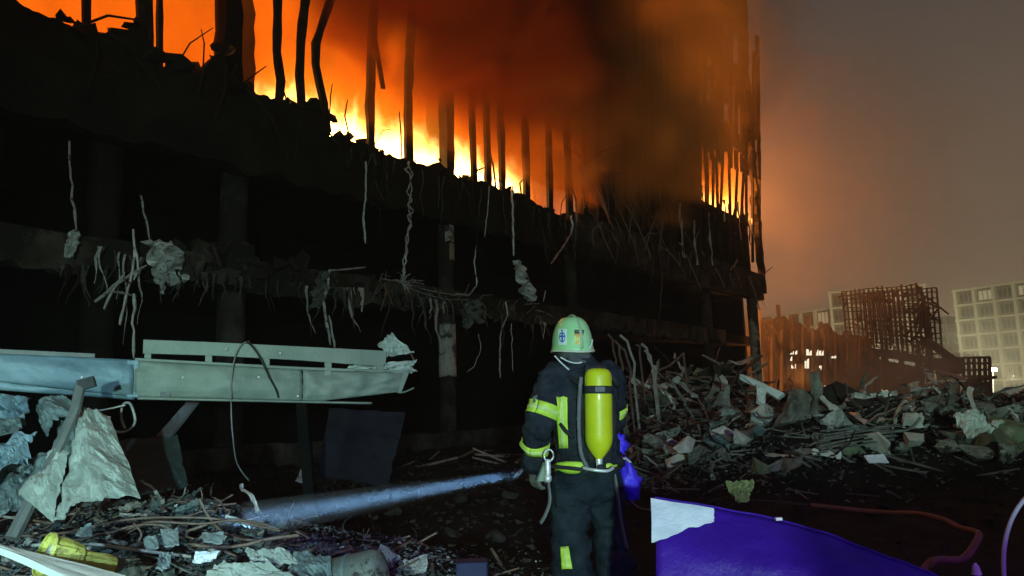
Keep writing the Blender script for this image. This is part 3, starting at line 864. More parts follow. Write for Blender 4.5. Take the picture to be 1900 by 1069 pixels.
# ------------------------------------------------------------------ crushed sheets, pole and clutter at lower left
def wsheet(name, label, cat, quad, m, amp, seed, nu=28, nv=24, freq=2.2, thick=.006, group=None, parent=None, bend=0.0):
    """crumpled sheet: quad = 4 x (px, py, Y) in order tl, tr, br, bl"""
    A = [W(*q) for q in quad]
    b0 = min(A, key=lambda q: q.z).copy()
    nrm = (A[1]-A[0]).cross(A[3]-A[0]).normalized()
    if nrm.y > 0: nrm = -nrm
    def f(s, t):
        ee = .025*crag((s*9, t*9, seed+2))+.03*crag((s*2.5, t*2.5, seed)); 
        s2 = s; t2 = t
        p = A[0].lerp(A[1], s2).lerp(A[3].lerp(A[2], s2), t2) - b0
        r1 = 1-2*abs(fbm((s*freq, t*freq, seed), 1, 4, seed))
        if m is SHEET: r1 += .30*(1-2*abs(fbm((s*freq*4.5, t*freq*4.5, seed), 1, 3, seed+1)))
        edge = ee*(A[1]-A[0]).length
        p = p + (A[1]-A[0]).normalized()*edge*(1 if s > .9 or s < .1 else .2) + (A[3]-A[0]).normalized()*edge*(1 if t > .9 or t < .1 else .2)
        return p + nrm*(amp*r1 + bend*math.sin(math.pi*s)*math.sin(math.pi*(.2+.6*t)))
    o = MB().grid(f, nu, nv).build(name, m, parent, solid=thick)
    if parent: o.matrix_local = Matrix.Translation(b0-parent.location)
    else: o.location = b0
    if label: tagit(o, label, cat, group)
    return o
wsheet('crushed_sheet', 'large crumpled silver sheet panel leaning in the debris at lower left', 'metal sheet',
       [(150,802,5.15),(212,782,5.15),(268,934,4.7),(116,984,4.5)], SHEET, .075, 3, 56, 56, 1.25, bend=.16)
wsheet('crushed_sheet', 'lower left wing of bluish crumpled sheet behind the leaning pole', 'metal sheet',
       [(96,862,4.8),(136,846,4.8),(106,978,4.5),(42,925,4.6)], SHEET, .05, 6, 36, 36, 1.2, bend=.08)
wsheet('crushed_sheet', 'dark folded top of the big crumpled sheet under the fascia', 'metal sheet',
       [(160,800,5.2),(185,770,5.25),(232,830,5.1),(160,835,5.1)], SHEETD, .06, 8, 20, 20)
wsheet('crushed_sheet', 'rounded grey blue sheet curling beneath the fascia beside the pole top', 'metal sheet',
       [(75,770,5.3),(130,742,5.3),(162,775,5.2),(90,812,5.1)], SHEETD, .05, 12, 20, 16, bend=.12)
wsheet('crushed_sheet', 'blue grey dented sheet at the left edge under the fascia', 'metal sheet',
       [(-60,820,5.0),(75,812,5.0),(40,860,4.8),(-60,930,4.6)], FASCB, .07, 14, 28, 20)
wsheet('flat_scrap', 'grey scrap of plate low at the left edge above the dented blue sheet', 'metal scrap',
       [(-20,780,5.5),(42,776,5.5),(38,806,5.4),(-20,815,5.4)], SHEETD, .03, 15, 10, 8)
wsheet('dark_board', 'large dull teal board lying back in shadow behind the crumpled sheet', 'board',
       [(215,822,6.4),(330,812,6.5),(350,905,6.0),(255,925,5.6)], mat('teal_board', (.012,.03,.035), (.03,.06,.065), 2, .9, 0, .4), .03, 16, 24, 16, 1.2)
wsheet('plank', 'pale plank leaning under the fascia behind the board', 'plank',
       [(350,745,7.0),(372,742,7.0),(318,812,6.6),(290,812,6.6)], mat('pale_board', (.07,.085,.11), (.12,.14,.17), 3, .7), .005, 17, 6, 12, 1, thick=.03)
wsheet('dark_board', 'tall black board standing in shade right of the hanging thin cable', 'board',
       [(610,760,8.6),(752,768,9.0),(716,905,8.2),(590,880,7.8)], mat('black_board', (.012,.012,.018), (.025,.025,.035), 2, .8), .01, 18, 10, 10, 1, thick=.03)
wsheet('plaster_scrap', 'small pale fragment lying alone on the dark ground left of the beam', 'plaster', [(560,868,7.6),(580,872,7.6),(568,902,7.3),(548,895,7.3)], mat('dim_plaster', (.14,.14,.15), (.22,.22,.23), 3, .9), .02, 19, 6, 6)
pol = MB().tube([W(150,712,5.0), W(140,760,4.9), W(100,850,4.75), W(50,945,4.6), W(22,1000,4.5)], [.035,.034,.036,.040,.042], 8)
b0 = W(22,1000,4.5); pol.v = [tuple(Vector(v)-b0) for v in pol.v]
o = pol.build('leaning_pole', POSTM, smooth=False); o.location = b0
tagit(o, 'grey pole leaning across the crumpled sheets at the left edge', 'pole')
MB().beam(Vector((0,0,0)), Vector((0.09,.03,.03)), .06, .07).build('pole_cap', DARKM, o).location = W(146,716,4.98)-b0
# ring of bent strap behind the sheet
for k, (pts, lab) in enumerate([([(155,757),(175,762),(195,760),(232,752)], 'thin strap crossing behind the pole top'),
    ([(166,765),(190,785),(212,800),(235,800),(250,785),(248,765),(240,748),(228,752),(225,775),(232,795)], 'bent loop of strap beneath the blue end of the fascia'),
    ([(168,762),(172,780),(165,800)], 'short wire standing above the crumpled sheet')]):
    cable('bent_strap', lab, [W(x, y, 5.5+.03*i) for i, (x, y) in enumerate(pts)], .010 if k == 1 else .007, FOIL, 'strap')
# rods and cables lying over the debris bank
for k, (pts, Y, r, lab) in enumerate([
    ([(60,1012),(150,1008),(250,1020),(355,1033)], 4.5, .010, 'long straight pipe crossing the debris behind the yellow fixture'),
    ([(20,995),(110,990),(230,965),(330,960),(420,965),(520,985)], 4.9, .008, 'thin rod arching along the debris bank behind the pipe'),
    ([(130,1005),(200,990),(250,975),(300,975),(330,990),(360,1000)], 4.7, .007, 'short wavy wire between the two long rods'),
    ([(230,985),(255,975),(290,968),(370,972),(440,965),(500,975)], 4.8, .008, 'rod lying level in the middle of the debris bank'),
    ([(370,925),(385,955),(410,985),(445,1000),(490,1003)], 4.95, .009, 'curved rod bending down right of the crumpled sheet'),
    ([(350,1010),(400,1015),(450,1012),(500,1000),(555,993)], 4.8, .012, 'rusty rod curving up to the right edge of the bank'),
    ([(345,965),(370,950),(400,948)], 5.1, .006, 'small arched wire under the end of the torch beam'),
    ([(418,957),(460,968),(518,983)], 5.0, .009, 'pale flat bar lit by the torch beam'),
    ([(340,988),(370,978),(385,972)], 4.85, .010, 'short pale stick in the debris centre'),
    ([(255,1010),(262,990),(248,970)], 4.7, .006, 'thin wire sticking up beside the plates'),
    ([(362,940),(375,925),(372,905)], 5.2, .005, 'fine wire rising from the bank')]):
    P = [W(x, y, Y+.02*i) for i, (x, y) in enumerate(pts)]
    cable('rusty_rod' if k != 0 else 'thin_pipe', lab, P, r, ROD if k not in (0, 7) else FOIL, 'rod')
# bright white trim bar and yellow fixture in the corner
wt = wsheet('white_trim', 'bright white metal trim lying in the bottom left corner', 'trim',
       [(-30,1008,3.7),(20,1018,3.7),(235,1072,3.45),(150,1085,3.35)], mat('white_enamel', (.62,.70,.68), (.75,.82,.80), 2, .35, 0, .1), .006, 23, 20, 6, 1, thick=.03)
fx = empty('yellow_fixture', W(125, 1058, 3.9)); tagit(fx, 'cracked yellow plastic lamp housing in the bottom left corner', 'lamp housing')
YEL = mat('yellow_plastic', (.55,.55,.10), (.72,.72,.22), 6, .4, 0, .5, 18, c3=(.35,.33,.12), spots=.05)
ax = (W(190,1046,3.95)-W(78,1026,3.75)); axn = ax.normalized()
Mf = Matrix.Translation(W(80,1028,3.75)-fx.location) @ axn.to_track_quat('Z', 'Y').to_matrix().to_4x4()
MB().lathe([(.10,0),(.105,.015),(.092,.03),(.088,.10),(.072,.16),(.055,.18)], 14, Mf).build('shade', YEL, fx, solid=.006)
MB().lathe([(.055,.18),(.048,.22),(.05,.30),(.045,.34)], 12, Mf).build('neck', YEL, fx, solid=.006)
MB().lathe([(.0,.02),(.05,.02),(.07,.05),(.06,.12),(0,.14)], 12, Mf).build('liner', mat('pale_liner', (.75,.78,.60), (.80,.82,.70), 8, .5), fx, smooth=True)
for k in range(3):
    a = k*2.1+.5
    MB().beam(Mf @ Vector((.1*math.cos(a), .1*math.sin(a), 0)), Mf @ Vector((.09*math.cos(a), .09*math.sin(a), .11)), .018, .012).build('rib', YEL, fx)

# ------------------------------------------------------------------ rubble pieces
def chunk_mesh(seed, m, name='rubble', n=11, sx=1.0, sy=1.0, sz=.7):
    r_ = random.Random(seed); bm = bmesh.new()
    for _ in range(n):
        v = Vector((r_.gauss(0, 1), r_.gauss(0, 1), r_.gauss(0, 1))).normalized()
        bm.verts.new((v.x*sx*.5, v.y*sy*.5, v.z*sz*.5))
    bmesh.ops.convex_hull(bm, input=bm.verts)
    bmesh.ops.delete(bm, geom=[v for v in bm.verts if not v.link_faces], context='VERTS')
    me = bpy.data.meshes.new(name); bm.to_mesh(me); bm.free(); me.materials.append(m)
    return me
def slab_mesh(seed, m, name='rubble'):
    r_ = random.Random(seed); k = r_.randint(4, 7)
    P = [Vector((.5*math.cos(6.283*i/k+r_.uniform(-.3, .3))*r_.uniform(.7, 1), .42*math.sin(6.283*i/k+r_.uniform(-.3, .3))*r_.uniform(.6, 1), r_.uniform(-.02, .02))) for i in range(k)]
    mb = MB().prism(P, (r_.uniform(-.03, .03), 0, r_.uniform(.05, .14)))
    return mb.mesh(name, m)
def scrap_mesh(seed, m, name='scrap'):
    r_ = random.Random(seed)
    me = MB().grid(lambda s, t: ((s-.5)*(1+.3*crag((t*3, seed, 1))), (t-.5)*.7*(1+.3*crag((s*3, 4, seed))), .28*fbm((s*1.6, t*1.6, seed), 1, 3, seed)), 7, 6).mesh(name, m)
    return me
CH = [chunk_mesh(i, (RUBC, RUBD, RUBC, RUBG, RUBW, RUBC)[i % 6]) for i in range(18)]
SL = [slab_mesh(i, (RUBC, RUBW, RUBC, RUBD)[i % 4]) for i in range(12)]
SC = [scrap_mesh(i, (FOIL, SHEETD, SHEET, RUBC, FOIL, POSTM)[i % 6]) for i in range(12)]
DK = [chunk_mesh(40+i, RUBD) for i in range(8)]
LW = [scrap_mesh(70+i, (SHEETD, SHEETD, POSTM, FOIL)[i % 4]) for i in range(8)] + [chunk_mesh(60+i, (RUBD, RUBC, POSTM)[i % 3]) for i in range(8)]

def proj(x, y, z):
    q = ROT.transposed() @ (Vector((x, y, z))-Vector((0, 0, CAM_H)))
    return 950+FPX*q.x/-q.z, 534.5-FPX*q.y/-q.z
LOOK = {}
def where_ridge(x, y):
    px, py = proj(x, y, ground_h(x, y))
    rows = 'front' if y < 11.6 else ('middle' if y < 12.9 else 'back')
    for lim, ph in ((1240, 'near the bent rods'), (1340, 'left of the triangular plate'), (1430, 'below the white beam'), (1500, 'by the largest grey slab'), (1560, 'near the white wedge'), (1640, 'before the dark mound'), (1700, 'round the slatted debris'), (1770, 'left of the torn white sheet'), (1840, 'under the torn white sheet')):
        if px < lim: return ph + ', ' + rows + ' of the ridge'
    return 'at the right edge, ' + rows + ' of the ridge'
def where_bank(x, y):
    px, py = proj(x, y, ground_h(x, y))
    rows = 'front' if y < 4.6 else ('middle' if y < 5.3 else 'back')
    for lim, ph in ((120, 'at the foot of the pole'), (230, 'near the yellow lamp housing'), (330, 'by the square plates'), (430, 'near the bluish white scrap'), (540, 'where the torch beam lands')):
        if px < lim: return ph + ', ' + rows + ' of the bank'
    return 'by the grey drum, ' + rows + ' of the bank'
TONE = {'rubble_concrete': 'grey', 'rubble_dark': 'blackened', 'rubble_mossy': 'mossy green', 'plaster_white': 'whitish', 'torn_foil': 'silvery', 'dull_sheet': 'dull', 'crushed_sheet': 'bright', 'weathered_post': 'slate grey'}
def tone(me): return TONE.get(me.materials[0].name, 'grey')
def put(me, name, x, y, s, rot=None, dz=0.0, sc=None, label=None, cat=None, group=None, r_=rnd):
    o = bpy.data.objects.new(name, me); COL.objects.link(o)
    o.location = (x, y, ground_h(x, y)+dz)
    o.rotation_euler = rot or (r_.uniform(-.5, .5), r_.uniform(-.5, .5), r_.uniform(0, 6.28))
    q = sc or (1, r_.uniform(.6, 1.1), r_.uniform(.6, 1.1))
    o.scale = (s*q[0], s*q[1], s*q[2])
    return tagit(o, label, cat, group)

r1 = random.Random(11)
# right ridge
GR = 'rubble pieces strewn over the right hand ridge'
for k in range(150):
    x = r1.uniform(2.4, 14); y = r1.gauss(12.2, 1.2)
    if y < 10.2 or (x < 3 and y < 11.5): continue
    kind = r1.random(); s = r1.uniform(.18, .55) * (1.4 if r1.random() < .12 else 1)
    sz_ = 'large ' if s > .42 else ('small ' if s < .28 else ''); wh_ = where_ridge(x, y)
    if kind < .42: me_ = r1.choice(CH); put(me_, 'rubble_chunk', x, y, s, dz=s*.12, label=sz_+tone(me_)+' concrete lump '+wh_, cat='rubble', group='concrete lumps on the right ridge', r_=r1)
    elif kind < .68: me_ = r1.choice(SL); put(me_, 'concrete_slab', x, y, s*1.3, (r1.uniform(-1, 1), r1.uniform(-1, 1), r1.uniform(0, 6)), s*.2, (1, 1, 1), sz_+tone(me_)+' tilted concrete plate '+wh_, 'rubble', 'concrete plates on the right ridge', r_=r1)
    else: me_ = r1.choice(SC); put(me_, 'metal_scrap', x, y, s*1.1, (r1.uniform(-1.2, 1.2), r1.uniform(-1, 1), r1.uniform(0, 6)), s*.25, (1, 1, 1), sz_+tone(me_)+' twisted scrap '+wh_, 'metal scrap', 'metal scraps on the right ridge', r_=r1)
# heap by the building foot
for k in range(70):
    x = r1.gauss(4.3, 1.8); y = r1.gauss(18.6, 1.5)
    if x < 1.2: continue
    s = r1.uniform(.25, .9)
    me_ = r1.choice(DK+CH[:5]); px_ = proj(x, y, ground_h(x, y))[0]
    put(me_, 'rubble_chunk', x, y, s, dz=s*.1, label=('large ' if s > .62 else ('small ' if s < .42 else 'middling '))+tone(me_)+' lump '+('close beside the helmet' if px_ < 1160 else 'behind the bent rods' if px_ < 1230 else 'above the triangular plate' if px_ < 1330 else 'under the pale corner column')+(', front of the dark heap' if y < 17.6 else ', crest of the dark heap' if y < 19.2 else ', back of the dark heap'), cat='rubble', group='sooty lumps in the heap below the building', r_=r1)
for k in range(24):
    x = r1.gauss(9.5, 2.6); y = r1.gauss(27, 2.0); s = r1.uniform(.5, 1.3)
    put(r1.choice(DK), 'rubble_chunk', x, y, s, dz=s*.1, label='large dark lump of masonry under the far corner of the building', cat='rubble', group='dark lumps under the far corner', r_=r1)
# dark field in the middle and right foreground
for k in range(34):
    x = r1.uniform(-2.2, 8); y = r1.uniform(7, 11.5); s = r1.uniform(.08, .3)
    put(r1.choice(DK), 'rubble_chunk', x, y, s, dz=s*.1, label='small blackened stone scattered on the dark open ground', cat='rubble', group='blackened stones on the open ground', r_=r1)
# lower left bank
for k in range(210):
    x = r1.gauss(-2.1, 1.05); y = r1.gauss(4.95, .55)
    if y < 3.7: y = 3.7+r1.random()*1.5
    if x > -.55: continue
    s = r1.uniform(.05, .17)*(1.5 if r1.random() < .12 else 1)
    me = r1.choice(LW); wh_ = where_bank(x, y); sz_ = 'large ' if s > .14 else ('tiny ' if s < .09 else 'small ')
    if len(me.vertices) > 40:
        put(me, 'metal_scrap', x, y, s*1.25, (r1.uniform(-.9, .9), r1.uniform(-.9, .9), r1.uniform(0, 6)), s*.3, (1, 1, 1), sz_+tone(me)+' torn scrap '+wh_, 'metal scrap', 'small scraps in the lower left bank', r_=r1)
    else:
        put(me, 'rubble_chunk', x, y, s, dz=s*.15, label=sz_+tone(me)+' broken stone '+wh_, cat='rubble', group='small stones in the lower left bank', r_=r1)
RUBM = mat('ridge_grit', (.03,.03,.028), (.22,.23,.21), 1.5, .9, 0, .6, 20)
BLUC = mat('bank_grit', (.04,.05,.06), (.17,.20,.22), 3, .9, 0, .6, 20)
# uncountable grit and splinters
def grit(name, n, fx_, fs, m, seed, label, long_=False):
    r_ = random.Random(seed); mb = MB()
    for _ in range(n):
        x, y = fx_(r_); s = fs(r_)
        z = ground_h(x, y)+.02
        if long_:
            a = r_.uniform(0, 6.28); t = r_.uniform(-.25, .6)
            d = Vector((math.cos(a), math.sin(a), t))*s
            mb.beam(Vector((x, y, z))-d*.5, Vector((x, y, z))+d*.5, s*.05+.004, s*.03+.003)
        else:
            P = [Vector((x+r_.uniform(-s, s), y+r_.uniform(-s, s), z+r_.uniform(-.2*s, .9*s))) for _ in range(4)]
            mb.add(P, [(0, 2, 1), (0, 1, 3), (1, 2, 3), (2, 0, 3)])
    o = mb.build(name, m); o['kind'] = 'stuff'; o['label'] = label
grit('gravel', 24000, lambda r_: (r_.gauss(-2.2, 1.1), r_.gauss(4.9, .7)), lambda r_: r_.uniform(.004, .026), BLUC, 21, 'grit and broken bits over the lower left debris bank')
grit('gravel', 500, lambda r_: (r_.gauss(-2.0, 1.2), r_.gauss(4.9, .8)), lambda r_: r_.uniform(.008, .03), FOIL, 22, 'glinting fragments over the lower left debris bank')
grit('splinters', 420, lambda r_: (r_.gauss(-2.0, 1.2), r_.gauss(5.0, .8)), lambda r_: r_.uniform(.04, .35), ROD, 23, 'thin splinters and twigs in the lower left debris bank', True)
grit('gravel', 9000, lambda r_: (r_.uniform(1.8, 15), r_.gauss(12.4, 1.2)), lambda r_: r_.uniform(.01, .06), RUBM, 24, 'broken concrete bits over the right hand ridge')
grit('splinters', 650, lambda r_: (r_.uniform(1.8, 15), r_.gauss(12.0, 1.1)), lambda r_: r_.uniform(.15, .8), RUBM, 25, 'splintered slats over the right hand ridge', True)
grit('gravel', 9000, lambda r_: (r_.uniform(-9, 10), r_.uniform(5.5, 19)), lambda r_: r_.uniform(.01, .06), RUBD, 26, 'blackened grit over the open ground')
grit('splinters', 700, lambda r_: (r_.gauss(4.5, 2.2), r_.gauss(18.2, 1.8)), lambda r_: r_.uniform(.3, 1.6), ROD, 27, 'bent bars and splinters in the heap below the building', True)
def hero(name, label, cat, quad, m, amp=.03, seed=1, th=.05, nu=10, nv=8, fr=1.5):
    return wsheet(name, label, cat, quad, m, amp, seed, nu, nv, fr, th)
# twisted ribbons and pipes tangled through ridge and heap
def ribbon_mesh(seed, m, wide):
    r_ = random.Random(seed); p = Vector((0, 0, 0)); d = Vector((r_.uniform(-1, 1), r_.uniform(-1, 1), r_.uniform(-.1, .5))).normalized(); P = [p.copy()]
    for _ in range(12):
        d = (d + Vector((r_.gauss(0, .28), r_.gauss(0, .28), r_.gauss(-.02, .22)))).normalized(); p = p + d*.09; P.append(p.copy())
    c_ = sum(P, Vector())/len(P); P = [q-c_ for q in P]
    if not wide: return MB().tube(P, [.013*(.7+.6*r_.random()) for _ in P], 5).mesh('twisted_pipe', m)
    tw = r_.uniform(-3, 3)
    def f(s, t):
        k = s*12; i = min(int(k), 11); q = P[i].lerp(P[i+1], k-i); dd = (P[i+1]-P[i]).normalized(); x = dd.orthogonal().normalized(); y = dd.cross(x); a = tw*s
        return q + (x*math.cos(a)+y*math.sin(a))*(t-.5)*wide*(1+.5*crag((s*6, seed, 1))) + dd.orthogonal()*.02*crag((s*9, t*4, seed))
    return MB().grid(f, 22, 3).mesh('twisted_strip', m)
RBN = [ribbon_mesh(i, (FOIL, RUBW, SHEETD, RUBC, DARKM, SILV)[i % 6], (.05, .09, .05, .12, .03, .07)[i % 6]) for i in range(18)] + [ribbon_mesh(50+i, (ROD, POSTM, DARKM, ROD)[i % 4], 0) for i in range(12)]
TONE.update({'rusty_rod': 'rusty', 'dark_steel': 'black'})
for k in range(125):
    x = r1.uniform(2.2, 13.5); y = r1.gauss(12.0, 1.0)
    if y < 10.4: continue
    me_ = r1.choice(RBN); s = r1.uniform(.45, 1.5)
    put(me_, me_.name.split('.')[0], x, y, s, (r1.uniform(-.6, .6), r1.uniform(-.6, .6), r1.uniform(0, 6)), s*.13, (1, 1, 1), ('long ' if s > 1.1 else 'short ' if s < .7 else '')+tone(me_)+' twisted '+('pipe ' if 'pipe' in me_.name else 'strip ')+where_ridge(x, y), 'metal strip', 'twisted strips tangled in the right ridge', r_=r1)
for k in range(60):
    x = r1.gauss(4.0, 1.5); y = r1.gauss(17.6, 1.2)
    if x < 1.2: continue
    me_ = r1.choice(RBN); s = r1.uniform(.7, 2.0); px_ = proj(x, y, ground_h(x, y))[0]
    put(me_, me_.name.split('.')[0], x, y, s, (r1.uniform(-.9, .9), r1.uniform(-.9, .9), r1.uniform(0, 6)), s*.18, (1, 1, 1), ('long ' if s > 1.5 else 'short ' if s < 1.1 else '')+tone(me_)+' bent '+('pipe ' if 'pipe' in me_.name else 'ribbon ')+('close beside the helmet' if px_ < 1160 else 'behind the bent rods' if px_ < 1230 else 'above the triangular plate' if px_ < 1330 else 'under the pale corner column')+(', front of the dark heap' if y < 17 else ', crest of the dark heap' if y < 18.6 else ', back of the dark heap'), 'metal strip', 'bent ribbons in the dark heap', r_=r1)
for k in range(70):
    x = r1.gauss(-2.7, .9); y = r1.uniform(4.2, 7.2)
    if x > -.7: continue
    me_ = r1.choice(RBN[:18] if k % 3 else RBN[18:]); s = r1.uniform(.18, .55)
    put(me_, me_.name.split('.')[0], x, y, s, (r1.uniform(-.6, .6), r1.uniform(-.6, .6), r1.uniform(0, 6)), s*.12, (1, 1, 1), ('long ' if s > .42 else 'short ' if s < .28 else '')+tone(me_)+' curled '+('pipe ' if 'pipe' in me_.name else 'strip ')+where_bank(x, y), 'metal strip', 'curled strips in the lower left bank', r_=r1)
hero('torn_sheet', 'dented sheet with the blue cast jammed under the fascia at the left edge', 'sheet', [(-30,735,5.9),(60,742,5.9),(48,790,5.7),(-30,800,5.7)], FASCB, .06, 71, .006, 20, 16, 2)
hero('torn_sheet', 'dark grey sheet filling the gap left of the leaning pole', 'sheet', [(-40,870,4.9),(95,850,5.1),(62,935,4.8),(-40,1000,4.5)], SHEETD, .07, 72, .006, 26, 22, 2)
hero('torn_sheet', 'narrow folded sheet standing between pole and crumpled panel', 'sheet', [(120,760,5.35),(150,790,5.3),(146,860,5.2),(100,840,5.2)], SHEETD, .05, 73, .006, 14, 18, 2)
# hero pieces on the right ridge (pixel, depth)
hero('metal_plate', 'upright triangular plate standing on the left shoulder of the rubble ridge', 'metal plate', [(1346,716,12.2),(1352,717,12.2),(1354,756,12.0),(1323,750,12.0)], RUBC, .02, 41)
hero('white_beam', 'bright bluish white beam lying aslant on top of the rubble ridge', 'beam', [(1372,700,12.4),(1380,702,12.4),(1456,733,12.0),(1444,741,12.0)], mat('white_beam_paint', (.60,.72,.74), (.74,.84,.85), 4, .5, 0, .3), .02, 42, .10)
hero('white_beam', 'short white panel hanging down under the slanting white beam', 'beam', [(1402,715,12.1),(1420,722,12.1),(1418,752,11.9),(1404,748,11.9)], MATS['white_beam_paint'], .03, 43, .06)
hero('concrete_slab', 'largest grey slab standing on edge in the centre of the ridge', 'rubble', [(1476,722,12.0),(1503,738,12.2),(1494,778,12.0),(1440,790,11.6)], RUBC, .04, 44, .16)
hero('white_beam', 'white wedge of board right of the largest grey slab', 'board', [(1517,733,12.2),(1526,738,12.2),(1562,765,12.0),(1545,770,12.0)], RUBW, .03, 45, .05)
hero('concrete_slab', 'pale rectangular block on the crest above the slatted debris', 'rubble', [(1676,775,11.2),(1712,774,11.2),(1711,786,11.1),(1676,786,11.1)], RUBW, .02, 46, .14)
hero('torn_sheet', 'large torn white sheet crowning the rocks near the right edge', 'sheet', [(1768,778,10.6),(1812,770,10.6),(1842,802,10.4),(1800,822,10.2)], mat('torn_white', (.50,.60,.58), (.66,.74,.72), 3, .6, .1, .8, 9, c3=(.18,.2,.2), spots=-.1), .12, 47, .03, 18, 18, 2.2)
hero('torn_sheet', 'narrow white sheet trailing right of the large torn one', 'sheet', [(1838,788,10.8),(1862,778,10.8),(1860,786,10.7),(1840,798,10.7)], MATS['torn_white'], .05, 48, .03)
hero('plastic_scrap', 'glowing bluish white scrap lying at the foot of the slatted debris', 'scrap', [(1603,847,10.0),(1640,844,10.0),(1648,859,9.9),(1612,860,9.9)], mat('bright_scrap', (.72,.80,.95), (.82,.88,1), 4, .5, 0, .2), .015, 49, .02)
hero('green_scrap', 'ragged yellow green scrap of foam on the dark ground above the purple panel', 'scrap', [(1345,898,5.2),(1398,897,5.2),(1384,930,5.1),(1368,934,5.1)], mat('green_foam', (.14,.20,.06), (.34,.42,.16), 22, .9, 0, .9, 40), .03, 50, .03, 14, 12, 3)
hero('bright_scrap', 'bluish white torn scrap in the middle of the lower left bank', 'scrap', [(364,1027,4.4),(410,1026,4.4),(392,1046,4.35),(358,1046,4.35)], MATS['bright_scrap'], .02, 61, .004)
hero('tile_scrap', 'grey upright plate at the bottom edge right of the yellow lamp housing', 'plate', [(206,1046,4.2),(232,1036,4.2),(240,1075,4.1),(196,1072,4.1)], SHEETD, .01, 62, .01)
hero('tile_scrap', 'blue grey square plate lying behind the bluish white scrap', 'plate', [(298,985,4.7),(330,982,4.7),(332,1012,4.55),(306,1016,4.55)], mat('plate_grey', (.20,.26,.28), (.30,.37,.39), 5, .7, 0, .4), .012, 63, .01)
hero('tile_scrap', 'pale plate tilted beside the blue grey square plate', 'plate', [(266,1000,4.65),(290,995,4.65),(296,1018,4.55),(272,1024,4.55)], MATS['plate_grey'], .012, 64, .01)
hero('tile_scrap', 'small grey plate under the crossing rods', 'plate', [(375,992,4.7),(415,990,4.7),(412,1008,4.6),(378,1008,4.6)], MATS['plate_grey'], .012, 65, .01)
hero('torn_sheet', 'pale torn sheet with a jagged edge along the bottom of the bank', 'sheet', [(455,1030,4.3),(530,1028,4.3),(560,1060,4.2),(470,1050,4.2)], SHEET, .04, 66, .005, 22, 14)
hero('torn_sheet', 'greenish crumpled sheet at the bottom edge left of the grey drum', 'sheet', [(400,1055,4.1),(500,1052,4.1),(560,1085,4.0),(380,1085,4.0)], SHEET, .04, 67, .005, 22, 14)
hero('torn_sheet', 'white streaked sheet leaning against the grey drum', 'sheet', [(545,1032,4.3),(612,1034,4.3),(618,1085,4.1),(540,1085,4.1)], SHEETD, .04, 68, .005, 20, 16)
hero('crushed_can', 'small crumpled grey packet right of the yellow lamp housing', 'packet', [(300,1032,4.3),(322,1028,4.3),(312,1060,4.2),(290,1058,4.2)], MATS['plate_grey'], .03, 69, .01, 10, 10)
hero('white_cup', 'small pale triangular scrap on the bank below the crumpled sheet', 'scrap', [(150,982,4.6),(170,972,4.6),(172,996,4.5),(142,996,4.5)], MATS['plate_grey'], .01, 70, .01)
dr = empty('grey_drum', W(655, 1075, 4.3)); tagit(dr, 'rounded grey metal drum half buried at the bottom edge of the bank', 'drum')
dq = Matrix.Rotation(R(80), 4, 'Z') @ Matrix.Rotation(R(78), 4, 'X')
MB().lathe([(0,-.2),(.12,-.2),(.135,-.18),(.135,.14),(.12,.17),(.06,.19),(0,.195)], 28, dq).build('shell', mat('drum_paint', (.09,.115,.11), (.17,.20,.19), 7, .6, .1, .5, 22, c3=(.03,.03,.028), spots=.1), dr, smooth=True)
MB().lathe([(.137,-.02),(.142,-.015),(.142,.0),(.137,.005)], 28, dq).build('hoop', SHEETD, dr, smooth=True)
rz = random.Random(77)
for k, (px, py, Y, s, me) in enumerate([(1775,800,10.5,.55,CH[0]),(1805,835,10.0,.5,CH[2]),(1850,815,10.6,.95,CH[3]),(1880,800,10.8,.9,CH[9]),(1865,840,10.0,.5,CH[2]),(1760,830,10.1,.4,CH[5]),
      (1690,815,10.6,.45,CH[4]),(1670,828,10.4,.35,CH[2]),(1740,748,12.4,.65,CH[3]),(1720,755,12.2,.5,CH[8]),(1565,742,13.0,1.0,DK[1]),(1585,748,12.8,.8,DK[3]),(1240,800,11.4,.5,CH[0]),(1215,815,11.2,.45,CH[2]),(1275,825,11.0,.45,CH[4]),(1370,810,11.2,.4,CH[4])]):
    o = bpy.data.objects.new('boulder', me); COL.objects.link(o); o.location = W(px, py, Y); o.scale = (s, s*.8, s*.8); o.rotation_euler = (rz.uniform(-.5,.5), rz.uniform(-.5,.5), rz.uniform(0,6))
    tagit(o, 'boulder sized '+tone(me)+' block '+where_ridge(o.location.x, Y), 'rubble', 'boulder sized blocks on the right ridge')
for k in range(9):
    t = k/8
    a = W(1515+10*t+rz.uniform(-4,4), 838-36*t+rz.uniform(-3,3), 10.6+t*.5); b = W(1655+30*t, 812-26*t+rz.uniform(-5,5), 11.0+t*.5)
    mb = MB().beam(a-a, b-a, .05, .02); o = mb.build('loose_batten', RUBC if k % 2 else POSTM); o.location = a
    tagit(o, ('lowest','second','third','fourth','fifth','sixth','seventh','eighth','topmost')[k]+(' slat, counted upward,' if 0 < k < 8 else ' slat')+' of the fanned stack on the right ridge', 'slat', 'slats fanned out on the right ridge')

